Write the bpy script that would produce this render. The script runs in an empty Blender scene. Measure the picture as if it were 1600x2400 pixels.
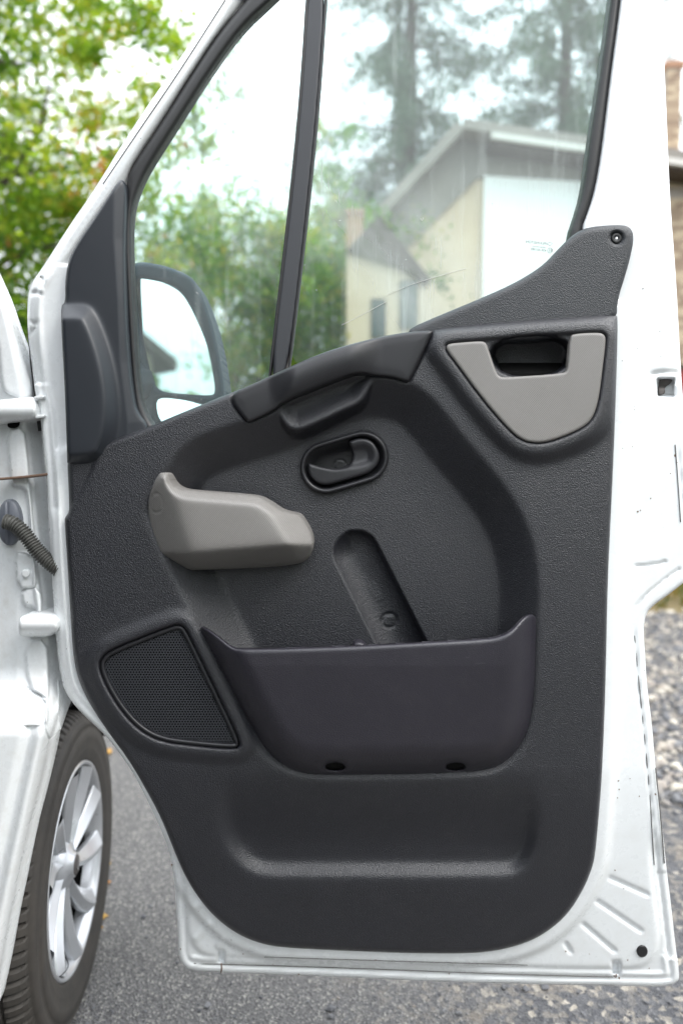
import bpy, math, random
import numpy as np
from mathutils import Vector, Matrix

# ------------------------------------------------------------------ camera, sky, sun, exposure
SC = bpy.context.scene
COL = SC.collection
H = 1.30                    # eye height
F = 1625.0                  # focal length in photo pixels (photo 1600 x 2400)
PITCH = math.radians(3.5)
D = 1.20                    # distance of the door's inner trim from the camera
cam_d = bpy.data.cameras.new('camera'); cam = bpy.data.objects.new('camera', cam_d); COL.objects.link(cam)
cam_d.sensor_fit = 'VERTICAL'; cam_d.sensor_height = 36.0; cam_d.lens = 36.0*F/2400.0
cam_d.clip_start = 0.02; cam_d.clip_end = 400
cam.location = (0, 0, H); cam.rotation_euler = (math.pi/2-PITCH, 0, 0)
cam_d.dof.use_dof = True; cam_d.dof.focus_distance = 1.2; cam_d.dof.aperture_fstop = 1.8
SC.camera = cam
W = bpy.data.worlds.new('World'); SC.world = W; W.use_nodes = True
SUN_EL, SUN_AZ = math.radians(48), math.radians(122)   # azimuth clockwise from +Y: behind and to the right of the camera
nt = W.node_tree; nt.nodes.clear()
sky = nt.nodes.new('ShaderNodeTexSky'); sky.sky_type = 'NISHITA'; sky.sun_disc = False
sky.sun_elevation = SUN_EL; sky.sun_rotation = SUN_AZ; sky.air_density = 1.0; sky.dust_density = 3.0
hs = nt.nodes.new('ShaderNodeHueSaturation'); hs.inputs['Saturation'].default_value = 0.4
bg = nt.nodes.new('ShaderNodeBackground'); bg.inputs['Strength'].default_value = 0.15
wo = nt.nodes.new('ShaderNodeOutputWorld')
cloud = nt.nodes.new('ShaderNodeMix'); cloud.data_type = 'RGBA'; cloud.inputs[0].default_value = 0.8      # high white overcast in front of the sky
wtc = nt.nodes.new('ShaderNodeTexCoord'); wsx = nt.nodes.new('ShaderNodeSeparateXYZ'); nt.links.new(wtc.outputs['Generated'], wsx.inputs[0])
wm = nt.nodes.new('ShaderNodeMapRange'); nt.links.new(wsx.outputs[2], wm.inputs[0]); wm.inputs[1].default_value = 0; wm.inputs[2].default_value = 1; wm.inputs[3].default_value = 4.6; wm.inputs[4].default_value = 15.0   # an overcast sky is brighter overhead
wc = nt.nodes.new('ShaderNodeVectorMath'); wc.operation = 'SCALE'; wc.inputs[0].default_value = (.96, 1.0, 1.05); nt.links.new(wm.outputs[0], wc.inputs['Scale']); nt.links.new(wc.outputs[0], cloud.inputs[7])
nt.links.new(sky.outputs[0], hs.inputs['Color']); nt.links.new(hs.outputs[0], cloud.inputs[6]); nt.links.new(cloud.outputs[2], bg.inputs['Color']); nt.links.new(bg.outputs[0], wo.inputs['Surface'])
sun_d = bpy.data.lights.new('sun', 'SUN'); sun = bpy.data.objects.new('sun', sun_d); COL.objects.link(sun)
sun_d.energy = 0.9; sun_d.angle = math.radians(25); sun_d.color = (1, .96, .9)
sv = Vector((math.sin(SUN_AZ)*math.cos(SUN_EL), math.cos(SUN_AZ)*math.cos(SUN_EL), math.sin(SUN_EL)))
sun.rotation_euler = sv.to_track_quat('Z', 'Y').to_euler()
SC.view_settings.view_transform = 'Standard'; SC.view_settings.look = 'None'
SC.view_settings.exposure = 1.22; SC.view_settings.gamma = 1.0; SC.view_settings.use_curve_mapping = False
SC.render.engine = 'CYCLES'

rnd = random.Random(7); npr = np.random.RandomState(7)

# ------------------------------------------------------------------ helpers
def tag(o, label=None, cat=None, group=None, kind=None):
    if label: o['label'] = label
    if cat: o['category'] = cat
    if group: o['group'] = group
    if kind: o['kind'] = kind
    return o

def empty(name, loc=(0, 0, 0), parent=None):
    o = bpy.data.objects.new(name, None); COL.objects.link(o); o.location = loc
    if parent: put(o, parent)
    return o

def put(o, parent):
    o.parent = parent
    m = parent.matrix_world if not parent.parent else None
    bpy.context.view_layer.update()
    o.matrix_parent_inverse = parent.matrix_world.inverted()

def mesh_obj(name, verts, faces, mat, parent=None, smooth=True, mats=None, fm=None):
    me = bpy.data.meshes.new(name)
    me.from_pydata([tuple(map(float, v)) for v in verts] if not isinstance(verts, np.ndarray) else verts.tolist(), [], [tuple(int(i) for i in f) for f in faces] if not isinstance(faces, np.ndarray) else faces.tolist())
    for m in (mats or [mat]): me.materials.append(m)
    if fm is not None: me.polygons.foreach_set('material_index', fm)
    me.polygons.foreach_set('use_smooth', [smooth]*len(me.polygons))
    me.update()
    o = bpy.data.objects.new(name, me); COL.objects.link(o)
    if parent: put(o, parent)
    return o

def P(u, v, Y):
    """point on the plane y = Y seen at photo pixel (u, v)"""
    a = (np.asarray(u, float)-800)/F; b = (1200-np.asarray(v, float))/F
    y = math.cos(PITCH)+b*math.sin(PITCH); z = -math.sin(PITCH)+b*math.cos(PITCH)
    k = Y/y
    return np.stack([a*k, y*k, H+z*k], -1)

def chaikin(p, n=2, closed=True):
    p = np.asarray(p, float)
    for _ in range(n):
        if closed:
            q = np.roll(p, -1, 0); p = np.stack([.75*p+.25*q, .25*p+.75*q], 1).reshape(-1, 2)
        else:
            a, b = p[:-1], p[1:]
            p = np.vstack([p[:1], np.stack([.75*a+.25*b, .25*a+.75*b], 1).reshape(-1, 2), p[-1:]])
    return p

def sdist(U, V, poly):
    """signed distance (positive inside) and nearest boundary point"""
    x = U.ravel().astype(np.float64); y = V.ravel().astype(np.float64)
    best = np.full(x.shape, 1e18); bx = np.zeros_like(x); by = np.zeros_like(x); ins = np.zeros(x.shape, bool)
    A = poly; B = np.roll(poly, -1, 0)
    for (ax, ay), (cx, cy) in zip(A, B):
        dx, dy = cx-ax, cy-ay; L = dx*dx+dy*dy
        if L < 1e-9: continue
        t = np.clip(((x-ax)*dx+(y-ay)*dy)/L, 0, 1)
        px = ax+t*dx; py = ay+t*dy; d = (x-px)**2+(y-py)**2
        m = d < best; best[m] = d[m]; bx[m] = px[m]; by[m] = py[m]
        if ay != cy:
            c = ((ay > y) != (cy > y)) & (x < dx*(y-ay)/dy+ax); ins ^= c
    s = np.sqrt(best); s = np.where(ins, s, -s)
    return s.reshape(U.shape), bx.reshape(U.shape), by.reshape(U.shape)
def sd(U, V, poly): return sdist(U, V, poly)[0]
def sseg(U, V, a, b):
    dx, dy = b[0]-a[0], b[1]-a[1]
    t = np.clip(((U-a[0])*dx+(V-a[1])*dy)/(dx*dx+dy*dy), 0, 1)
    return np.hypot(U-a[0]-t*dx, V-a[1]-t*dy)
def spath(U, V, pts):
    return np.min([sseg(U, V, pts[i], pts[i+1]) for i in range(len(pts)-1)], 0)
def sp(x, r): return .5*(x+np.sqrt(x*x+r*r))
def ramp(s, w, r=4.0): return (sp(s, r)-sp(s-w, r))/w
def sstep(t): t = np.clip(t, 0, 1); return t*t*(3-2*t)
def bump(d, w): return np.clip(1-(d/w)**2, 0, 1)**2

def relief(name, outline, hfun, mat, parent, step=6, holes=(), er=.003, epx=8, back=.01, backface=False, smooth_n=2, skip_edge=None, thin=False):
    """a moulded sheet: outline traced in photo pixels, set on the door plane, hfun = height towards the room (metres)"""
    pol = chaikin(outline, smooth_n); hol = [chaikin(h_, smooth_n) for h_ in holes]
    u0, v0 = pol.min(0)-step; u1, v1 = pol.max(0)+step
    nu = int((u1-u0)/step)+2; nv = int((v1-v0)/step)+2
    U, V = np.meshgrid(u0+np.arange(nu)*step, v0+np.arange(nv)*step)
    s, bx, by = sdist(U, V, pol); edge = s.copy()
    inside = s > 0
    out = ~inside; NU = np.where(out, bx, U); NV = np.where(out, by, V)
    for h_ in hol:
        s2, cx, cy = sdist(U, V, h_); bad = s2 > 0
        inside &= ~bad; NU = np.where(bad, cx, NU); NV = np.where(bad, cy, NV); edge = np.minimum(edge, -s2)
    cell = inside[:-1, :-1] | inside[1:, :-1] | inside[:-1, 1:] | inside[1:, 1:]
    idx = -np.ones(U.shape, int); used = np.zeros(U.shape, bool)
    used[:-1, :-1] |= cell; used[1:, :-1] |= cell; used[:-1, 1:] |= cell; used[1:, 1:] |= cell
    idx[used] = np.arange(used.sum())
    uu, vv = NU[used], NV[used]
    ee = np.clip(edge[used], 0, None)
    t = np.clip(ee/epx, 0, 1)
    h = hfun(uu, vv) - er*(1-np.sqrt(np.clip(1-(1-t)**2, 0, 1)))
    a = P(uu, vv, 1.0)
    Y = D-h
    k = Y
    pts = np.stack([a[:, 0]*k, Y, H+(a[:, 2]-H)*k], -1)
    j, i = np.nonzero(cell)
    q = np.stack([idx[j, i], idx[j+1, i], idx[j+1, i+1], idx[j, i+1]], 1)
    n = len(pts)
    # boundary edges
    e = np.concatenate([q[:, [0, 1]], q[:, [1, 2]], q[:, [2, 3]], q[:, [3, 0]]])
    key = np.sort(e, 1); k1 = key[:, 0].astype(np.int64)*(n+1)+key[:, 1]
    un, inv, cnt = np.unique(k1, return_inverse=True, return_counts=True)
    be = e[cnt[inv] == 1]
    bp = pts.copy(); bp[:, 1] += back
    faces = [q]
    if backface:
        verts = np.vstack([pts, bp]); faces.append(q[:, ::-1]+n)
        faces.append(np.stack([be[:, 1], be[:, 0], be[:, 0]+n, be[:, 1]+n], 1))
    else:
        bv = np.unique(be); mp = -np.ones(n, int); mp[bv] = n+np.arange(len(bv))
        verts = np.vstack([pts, bp[bv]])
        faces.append(np.stack([be[:, 1], be[:, 0], mp[be[:, 0]], mp[be[:, 1]]], 1))
    fc = np.vstack(faces)
    # Blender expects the front to face the camera (-Y)
    o = mesh_obj(name, verts, fc, mat, parent)
    me = o.data
    rim0 = len(fc)-len(be)
    sharp = np.zeros(len(me.edges), bool)
    if back > .0:
        ev = np.zeros(len(me.edges)*2, int); me.edges.foreach_get('vertices', ev); ev = np.sort(ev.reshape(-1, 2), 1)
        kk = ev[:, 0].astype(np.int64)*(n+1)+ev[:, 1]
        sharp = np.isin(kk, un[cnt == 1]) & (ev[:, 1] < n)
        if er < .0015: me.attributes.new('sharp_edge', 'BOOLEAN', 'EDGE').data.foreach_set('value', sharp)
    return o

def flat(h): return lambda U, V: np.full(U.shape, float(h))

def tube(pts, rad, nseg=10, closed_ends=True):
    pts = [Vector(p) for p in pts]; vs = []; fs = []
    rad = rad if hasattr(rad, '__len__') else [rad]*len(pts)
    prev = None
    for i, p in enumerate(pts):
        t = (pts[min(i+1, len(pts)-1)]-pts[max(i-1, 0)]).normalized()
        if prev is None:
            up = Vector((0, 0, 1)) if abs(t.z) < .9 else Vector((1, 0, 0)); x = t.cross(up).normalized()
        else:
            x = (prev-t*prev.dot(t)).normalized()
        prev = x; y = t.cross(x)
        for k in range(nseg):
            a = 2*math.pi*k/nseg; vs.append(p+(x*math.cos(a)+y*math.sin(a))*rad[i])
    for i in range(len(pts)-1):
        for k in range(nseg):
            a = i*nseg+k; b = i*nseg+(k+1) % nseg; fs.append((a, b, b+nseg, a+nseg))
    if closed_ends:
        fs.append(tuple(range(nseg))[::-1]); fs.append(tuple((len(pts)-1)*nseg+k for k in range(nseg)))
    return vs, fs

class MB:
    def __init__(s): s.v = []; s.f = []
    def add(s, vf):
        o = len(s.v); s.v += [tuple(x) for x in vf[0]]; s.f += [tuple(i+o for i in f) for f in vf[1]]; return s
    def box(s, a, b):
        (x0, y0, z0), (x1, y1, z1) = a, b
        return s.add(([(x0, y0, z0), (x1, y0, z0), (x1, y1, z0), (x0, y1, z0), (x0, y0, z1), (x1, y0, z1), (x1, y1, z1), (x0, y1, z1)],
                      [(0, 3, 2, 1), (4, 5, 6, 7), (0, 1, 5, 4), (1, 2, 6, 5), (2, 3, 7, 6), (3, 0, 4, 7)]))
    def prism(s, poly, y0, y1):
        """poly: (x,z) outline extruded from y0 (front) to y1"""
        n = len(poly)
        return s.add(([(x, y0, z) for x, z in poly]+[(x, y1, z) for x, z in poly],
                      [tuple(range(n)), tuple(range(2*n-1, n-1, -1))]+[(i, i+n, (i+1) % n+n, (i+1) % n) for i in range(n)]))
    def build(s, name, mat, parent=None, smooth=False): return mesh_obj(name, s.v, s.f, mat, parent, smooth)

def bevel(o, w=.004, seg=2):
    m = o.modifiers.new('bevel', 'BEVEL'); m.width = w; m.segments = seg; m.limit_method = 'ANGLE'; return o

# ------------------------------------------------------------------ materials
def mat(name):
    m = bpy.data.materials.new(name); m.use_nodes = True; n = m.node_tree
    b = n.nodes['Principled BSDF']; return m, n, b
def N(n, t, **kw):
    x = n.nodes.new('ShaderNode'+t)
    for k, v in kw.items():
        if k in x.inputs: x.inputs[k].default_value = v
        else: setattr(x, k, v)
    return x
def coord(n): return N(n, 'TexCoord').outputs['Object']
def noise(n, scale, detail=2, rough=.5, vec=None, dist=0.0):
    x = N(n, 'TexNoise', Scale=scale, Detail=detail, Roughness=rough, Distortion=dist)
    n.links.new(vec if vec else coord(n), x.inputs['Vector']); return x.outputs['Fac']
def mathn(n, op, a, b=None, clamp=False):
    x = N(n, 'Math', operation=op, use_clamp=clamp)
    for i, q in enumerate((a, b)):
        if q is None: continue
        if isinstance(q, (int, float)): x.inputs[i].default_value = q
        else: n.links.new(q, x.inputs[i])
    return x.outputs[0]
def rampn(n, fac, stops, interp='LINEAR'):
    x = N(n, 'ValToRGB'); x.color_ramp.interpolation = interp
    el = x.color_ramp.elements
    while len(el) < len(stops): el.new(.5)
    for e, (p, c) in zip(el, stops): e.position = p; e.color = (*c, 1) if len(c) == 3 else c
    n.links.new(fac, x.inputs['Fac']); return x.outputs['Color']
def mixc(n, fac, a, b, mode='MIX'):
    x = N(n, 'Mix', data_type='RGBA', blend_type=mode)
    for i, q in zip((0, 6, 7), (fac, a, b)):
        if isinstance(q, (int, float)): x.inputs[i].default_value = q
        elif isinstance(q, tuple): x.inputs[i].default_value = (*q, 1) if len(q) == 3 else q
        else: n.links.new(q, x.inputs[i])
    return x.outputs[2]
def bumpn(n, b, height, strength=.3, dist=.001):
    x = N(n, 'Bump', Strength=strength, Distance=dist); n.links.new(height, x.inputs['Height']); n.links.new(x.outputs[0], b.inputs['Normal'])

def leather(name, base, rough=.5, grain=620, strength=.55, dist=.0009, spec=.5):
    m, n, b = mat(name)
    v = N(n, 'TexVoronoi', Scale=grain, feature='SMOOTH_F1'); n.links.new(coord(n), v.inputs['Vector'])
    g = noise(n, grain*1.3, 2); big = noise(n, 9, 4); sp_ = noise(n, 900, 0)
    hgt = mathn(n, 'ADD', v.outputs['Distance'], mathn(n, 'MULTIPLY', g, .8))
    bumpn(n, b, hgt, strength, dist)
    c = mixc(n, big, tuple(x*.85 for x in base), tuple(x*1.15 for x in base))
    speck = mathn(n, 'GREATER_THAN', sp_, .83)
    c = mixc(n, mathn(n, 'MULTIPLY', speck, .22), c, (.25, .25, .25))
    dust = mathn(n, 'MULTIPLY', mathn(n, 'SUBTRACT', noise(n, 21, 9, .75), .5, True), .24); c = mixc(n, dust, c, (.13, .12, .115))
    sm_ = N(n, 'Mapping'); sm_.inputs['Scale'].default_value = (14, 1, 260); sm_.inputs['Rotation'].default_value = (0, .5, 0); n.links.new(coord(n), sm_.inputs['Vector'])
    scr_ = mathn(n, 'MULTIPLY', mathn(n, 'GREATER_THAN', noise(n, 1, 3, .6, sm_.outputs[0]), .735), .35); c = mixc(n, scr_, c, (.12, .12, .13))
    n.links.new(c, b.inputs['Base Color'])
    n.links.new(mathn(n, 'ADD', mathn(n, 'MULTIPLY', g, .2), rough-.1), b.inputs['Roughness'])
    b.inputs['Specular IOR Level'].default_value = spec
    return m
M = {}
M['panel'] = leather('charcoal grained plastic', (.0095, .0100, .0146), .41, 640, .75, .0012, .8)
M['sailgrain'] = leather('blue grey grained plastic', (.014, .0165, .021), .44, 640, .7, .0012, .6)
M['pocket'] = leather('violet grey grained plastic', (.019, .0172, .0245), .37, 700, .5, .0008, .6)
def plain(name, base, rough, spec=.5, metal=0, nz=0, coat=0):
    m, n, b = mat(name); big = noise(n, 14, 4)
    c = mixc(n, big, tuple(x*.9 for x in base), tuple(min(1, x*1.1) for x in base)); n.links.new(c, b.inputs['Base Color'])
    r = mathn(n, 'ADD', mathn(n, 'MULTIPLY', noise(n, 40, 3), .12), rough-.06); n.links.new(r, b.inputs['Roughness'])
    b.inputs['Specular IOR Level'].default_value = spec; b.inputs['Metallic'].default_value = metal; b.inputs['Coat Weight'].default_value = coat
    if nz: bumpn(n, b, noise(n, 1500, 1), .25, nz)
    return m
M['satin'] = plain('smooth black plastic', (.018, .018, .021), .42, .5, nz=.0003)
M['satin_dark'] = plain('deep black plastic', (.012, .012, .014), .4)
M['sail'] = plain('slate plastic', (.017, .020, .026), .45, nz=.0003)
M['rubber'] = plain('black rubber', (.016, .016, .017), .5)
M['division'] = plain('painted dark division post', (.032, .034, .04), .5)
M['void'] = plain('unlit black lining', (.006, .006, .006), .9, .1)  # near-black; also stands for shade inside openings
M['chrome'] = plain('bright chrome', (.75, .76, .78), .15, metal=1)
M['bellows'] = plain('dusty grey corrugated rubber', (.075, .075, .07), .6)
M['boot'] = plain('bluish grey rubber boot', (.12, .13, .155), .45)
M['terracotta'] = plain('terracotta', (.34, .20, .13), .9)
M['mirror'] = plain('mirror silver', (.9, .92, .93), .01, metal=1)
m = M['mirror']; m.node_tree.nodes['Principled BSDF'].inputs['Roughness'].default_value = .01
for l in list(m.node_tree.links):
    if l.to_socket.name == 'Roughness': m.node_tree.links.remove(l)
M['mirrorcase'] = plain('teal black mirror case', (.006, .030, .048), .6, .2)
# grey woven print
m, n, b = mat('warm grey woven-grain plastic'); M['grey'] = m
mp_ = N(n, 'Mapping'); mp_.inputs['Rotation'].default_value = (0, math.radians(38), 0); n.links.new(coord(n), mp_.inputs['Vector'])
w1 = N(n, 'TexWave', Scale=125.0, bands_direction='X'); w2 = N(n, 'TexWave', Scale=125.0, bands_direction='Z')
n.links.new(mp_.outputs[0], w1.inputs['Vector']); n.links.new(mp_.outputs[0], w2.inputs['Vector'])
bumpn(n, b, mathn(n, 'MULTIPLY', w1.outputs['Fac'], w2.outputs['Fac']), .5, .0008)
n.links.new(mixc(n, noise(n, 12, 3), (.185, .175, .165), (.22, .21, .20)), b.inputs['Base Color']); b.inputs['Roughness'].default_value = .42
# white paint
def paint(name, dirt=.5, base=(.77, .79, .80), rough=.24):
    m, n, b = mat(name); c0 = coord(n)
    big = noise(n, 3.2, 4); st = noise(n, 28, 6, .7); sm = noise(n, 260, 1)
    col = mixc(n, mathn(n, 'MULTIPLY', mathn(n, 'SUBTRACT', st, .5, True), dirt*1.4, True), base, (.50, .47, .42))
    chips = mathn(n, 'MULTIPLY', mathn(n, 'GREATER_THAN', noise(n, 75, 2), .775), 1.0)
    col = mixc(n, mathn(n, 'MULTIPLY', chips, .8), col, (.12, .11, .10))
    gri = mathn(n, 'GREATER_THAN', noise(n, 430, 2), .80)
    col = mixc(n, mathn(n, 'MULTIPLY', gri, .7), col, (.16, .15, .14))
    n.links.new(col, b.inputs['Base Color'])
    n.links.new(mathn(n, 'ADD', mathn(n, 'MULTIPLY', st, .3), rough-.1), b.inputs['Roughness']); b.inputs['Coat Weight'].default_value = .3
    bumpn(n, b, sm, .05, .0004)
    return m
M['paint'] = paint('white van paint'); M['paint2'] = paint('white van paint with road dust', .9)
# dirty tinted glass with painted reflection bands
m, n, b = mat('tinted dusty window glass'); M['glass'] = m; n.nodes.remove(b)
tr = N(n, 'BsdfTransparent', Color=(.80, .965, .945, 1)); gl = N(n, 'BsdfGlossy', Roughness=.0); df = N(n, 'BsdfDiffuse', Color=(.62, .68, .66, 1))
fr = N(n, 'Fresnel', IOR=1.62); mx = N(n, 'MixShader'); n.links.new(fr.outputs[0], mx.inputs[0]); n.links.new(tr.outputs[0], mx.inputs[1]); n.links.new(gl.outputs[0], mx.inputs[2])
mpg = N(n, 'Mapping'); mpg.inputs['Scale'].default_value = (60, 1, 5); mpg.inputs['Rotation'].default_value = (0, math.radians(6), 0); n.links.new(coord(n), mpg.inputs['Vector'])
stre = noise(n, 1.0, 4, .65, mpg.outputs[0]); cloud = noise(n, 5, 3); drop = noise(n, 170, 2)
streak = mathn(n, 'MULTIPLY', mathn(n, 'SUBTRACT', stre, .52, True), 1.5)
spots = mathn(n, 'MULTIPLY', mathn(n, 'GREATER_THAN', drop, .77), .4)
film_and_glare = mathn(n, 'ADD', mathn(n, 'MULTIPLY', cloud, .14), .02)  # dust film with some reflected haze put into it
gx_ = N(n, 'SeparateXYZ'); n.links.new(coord(n), gx_.inputs[0])
def refl_band(pa, pb, w, amt):      # soft pale band painted in for a diagonal reflection across the pane
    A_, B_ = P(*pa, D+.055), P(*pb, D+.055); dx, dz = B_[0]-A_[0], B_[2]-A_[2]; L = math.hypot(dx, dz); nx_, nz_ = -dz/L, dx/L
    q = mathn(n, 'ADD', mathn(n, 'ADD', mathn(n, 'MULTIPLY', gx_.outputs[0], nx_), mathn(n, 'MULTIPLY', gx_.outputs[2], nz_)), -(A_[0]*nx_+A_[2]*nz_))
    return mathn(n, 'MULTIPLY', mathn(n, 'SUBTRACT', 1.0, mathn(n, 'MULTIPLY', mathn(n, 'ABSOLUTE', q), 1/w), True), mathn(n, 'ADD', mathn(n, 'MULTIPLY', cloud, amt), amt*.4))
film_and_glare = mathn(n, 'ADD', film_and_glare, mathn(n, 'ADD', refl_band((700, 380), (1010, 790), .085, .34), refl_band((900, 420), (1150, 720), .06, .20)))  # painted reflection bands added on top of the dust film
dirt = mathn(n, 'ADD', mathn(n, 'ADD', mathn(n, 'MULTIPLY', streak, cloud), spots), film_and_glare, True)  # streaks, spots and the painted reflections together
mx2 = N(n, 'MixShader'); n.links.new(dirt, mx2.inputs[0]); n.links.new(mx.outputs[0], mx2.inputs[1]); n.links.new(df.outputs[0], mx2.inputs[2])  # dirt here includes the painted reflection bands
n.links.new(mx2.outputs[0], n.nodes['Material Output'].inputs['Surface'])
# tyre, rim
m, n, b = mat('dusty tyre rubber'); M['tyre'] = m
n.links.new(mixc(n, mathn(n, 'MULTIPLY', noise(n, 22, 5, .7), .9), (.012, .012, .012), (.062, .053, .044)), b.inputs['Base Color']); b.inputs['Roughness'].default_value = .75
bumpn(n, b, noise(n, 120, 4), .3, .001)
M['rim'] = plain('silver alloy paint', (.52, .53, .55), .3, .5, .55, coat=.4)
M['rust'] = plain('rusty steel', (.16, .10, .07), .7)
M['darkmetal'] = plain('dull brake steel', (.10, .09, .085), .6, metal=.3)
# asphalt
m, n, b = mat('worn asphalt with aggregate'); M['asphalt'] = m
c0 = coord(n)
v1 = N(n, 'TexVoronoi', Scale=190.0); v2 = N(n, 'TexVoronoi', Scale=60.0); 
for v in (v1, v2): n.links.new(c0, v.inputs['Vector'])
sep = N(n, 'SeparateColor'); n.links.new(v1.outputs['Color'], sep.inputs[0]); sep2 = N(n, 'SeparateColor'); n.links.new(v2.outputs['Color'], sep2.inputs[0])
agg = rampn(n, sep.outputs[0], [(0, (.075, .073, .076)), (.45, (.12, .117, .118)), (.8, (.155, .15, .15)), (1, (.34, .33, .30))])
agg2 = rampn(n, sep2.outputs[1], [(0, (.035, .038, .048)), (.6, (.085, .087, .098)), (.9, (.20, .18, .155)), (1, (.42, .38, .32))])
xyz = N(n, 'SeparateXYZ'); n.links.new(c0, xyz.inputs[0])
right = mathn(n, 'MULTIPLY', mathn(n, 'ADD', xyz.outputs[0], .1), 1.6, True)      # the right-hand side is broken up
far = mathn(n, 'MULTIPLY', mathn(n, 'SUBTRACT', xyz.outputs[1], 2.2), .5, True)
patch = noise(n, 5.5, 6, .65)
tan_ = mathn(n, 'MULTIPLY', mathn(n, 'MULTIPLY', mathn(n, 'SUBTRACT', patch, .545, True), 9.0, True), right)
tanc = rampn(n, sep2.outputs[0], [(0, (.13, .11, .09)), (.5, (.25, .21, .165)), (1, (.50, .44, .35))])
c = mixc(n, right, agg, mixc(n, .8, agg, agg2)); c = mixc(n, tan_, c, tanc)
n.links.new(mixc(n, mathn(n, 'MULTIPLY', noise(n, 1.6, 4), .3), c, (.10, .095, .09)), b.inputs['Base Color']); b.inputs['Roughness'].default_value = .85
hh = mathn(n, 'ADD', v1.outputs['Distance'], mathn(n, 'MULTIPLY', v2.outputs['Distance'], right)); bumpn(n, b, hh, .9, .006)
# attribute coloured (leaves, stones)
def attr_mat(name, stops, rough=.7, trans=.0):
    m, n, b = mat(name); a = N(n, 'Attribute', attribute_name='tone'); c = rampn(n, a.outputs['Fac'], stops)
    n.links.new(c, b.inputs['Base Color']); b.inputs['Roughness'].default_value = rough; b.inputs['Specular IOR Level'].default_value = .3
    if trans:
        t = N(n, 'BsdfTranslucent'); n.links.new(mixc(n, 1.0, c, (1.6, 1.7, .9), 'MULTIPLY'), t.inputs['Color'])
        x = N(n, 'MixShader'); x.inputs[0].default_value = trans
        n.links.new(b.outputs[0], x.inputs[1]); n.links.new(t.outputs[0], x.inputs[2]); n.links.new(x.outputs[0], n.nodes['Material Output'].inputs['Surface'])
    return m
M['stone'] = attr_mat('mixed chippings', [(0, (.07, .072, .082)), (.45, (.16, .16, .165)), (.7, (.32, .28, .24)), (1, (.6, .56, .48))], .8)
M['leaf_autumn'] = attr_mat('turning leaves', [(0, (.06, .14, .02)), (.45, (.17, .27, .03)), (.86, (.34, .36, .05)), (.97, (.42, .27, .08)), (1, (.45, .18, .07))], .6, .6)
M['leaf_green'] = attr_mat('green leaves', [(0, (.03, .085, .02)), (.5, (.08, .18, .03)), (.85, (.18, .28, .035)), (1, (.34, .30, .06))], .6, .6)
M['needle'] = attr_mat('spruce needles', [(0, (.03, .06, .04)), (1, (.09, .14, .08))], .6, .15)
M['grass'] = attr_mat('rough grass', [(0, (.05, .09, .02)), (.6, (.13, .14, .04)), (.85, (.30, .20, .08)), (1, (.35, .15, .05))], .8, .3)
M['bark'] = plain('grey brown bark', (.075, .062, .048), .9)
M['litter'] = attr_mat('orange dead leaf', [(0, (.35, .15, .05)), (1, (.45, .28, .08))], .8, .2)
# building
def wallmat(name, a, bb, s=2.0):
    m, n, b = mat(name); n.links.new(mixc(n, noise(n, s, 6, .65), a, bb), b.inputs['Base Color']); b.inputs['Roughness'].default_value = .9
    bumpn(n, b, noise(n, 30, 4), .4, .01); return m
M['plaster'] = wallmat('old cream render', (.42, .32, .22), (.66, .55, .42), 1.2)
M['slate'] = wallmat('grey slate', (.15, .145, .135), (.30, .27, .235), 1.5)
M['reflection_white'] = wallmat('white of bright reflection', (.78, .78, .78), (.82, .82, .82), 1)
M['soffit'] = wallmat('brown timber', (.05, .038, .03), (.09, .07, .055), 3)
M['fascia'] = wallmat('pale gutter board', (.5, .49, .46), (.62, .6, .57), 3)
M['redpaint'] = wallmat('red painted boards', (.20, .035, .03), (.28, .05, .045), 4)
M['brick'] = attr_mat('yellow brown stock brick', [(0, (.22, .16, .12)), (.5, (.38, .30, .22)), (1, (.55, .46, .33))], .9)
M['mortar'] = plain('lime mortar', (.32, .29, .26), .95)
M['pane'] = plain('dark pane of reflected house', (.02, .05, .05), .08)
M['track'] = wallmat('gravel drive', (.20, .19, .18), (.36, .34, .31), 6)

def tone(me, vals):
    a = me.attributes.new('tone', 'FLOAT', 'FACE'); a.data.foreach_set('value', np.asarray(vals, np.float32))

# ================================================================== GROUND
n_ = 60
gx = np.concatenate([-np.geomspace(150, 3, 12), np.linspace(-2.6, 2.6, 30), np.geomspace(3, 150, 12)])
gy = np.concatenate([-np.geomspace(150, 3, 12), np.linspace(-2, 6, 30), np.geomspace(6.5, 200, 12)])
GX, GY = np.meshgrid(gx, gy)
gv = np.stack([GX.ravel(), GY.ravel(), np.zeros(GX.size)], 1)
nx = len(gx); fcs = [(j*nx+i, j*nx+i+1, (j+1)*nx+i+1, (j+1)*nx+i) for j in range(len(gy)-1) for i in range(nx-1)]
g = mesh_obj('ground', gv, fcs, M['asphalt'], smooth=False); tag(g, kind='structure', label='worn grey asphalt yard under the van, broken up on the right')

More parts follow.
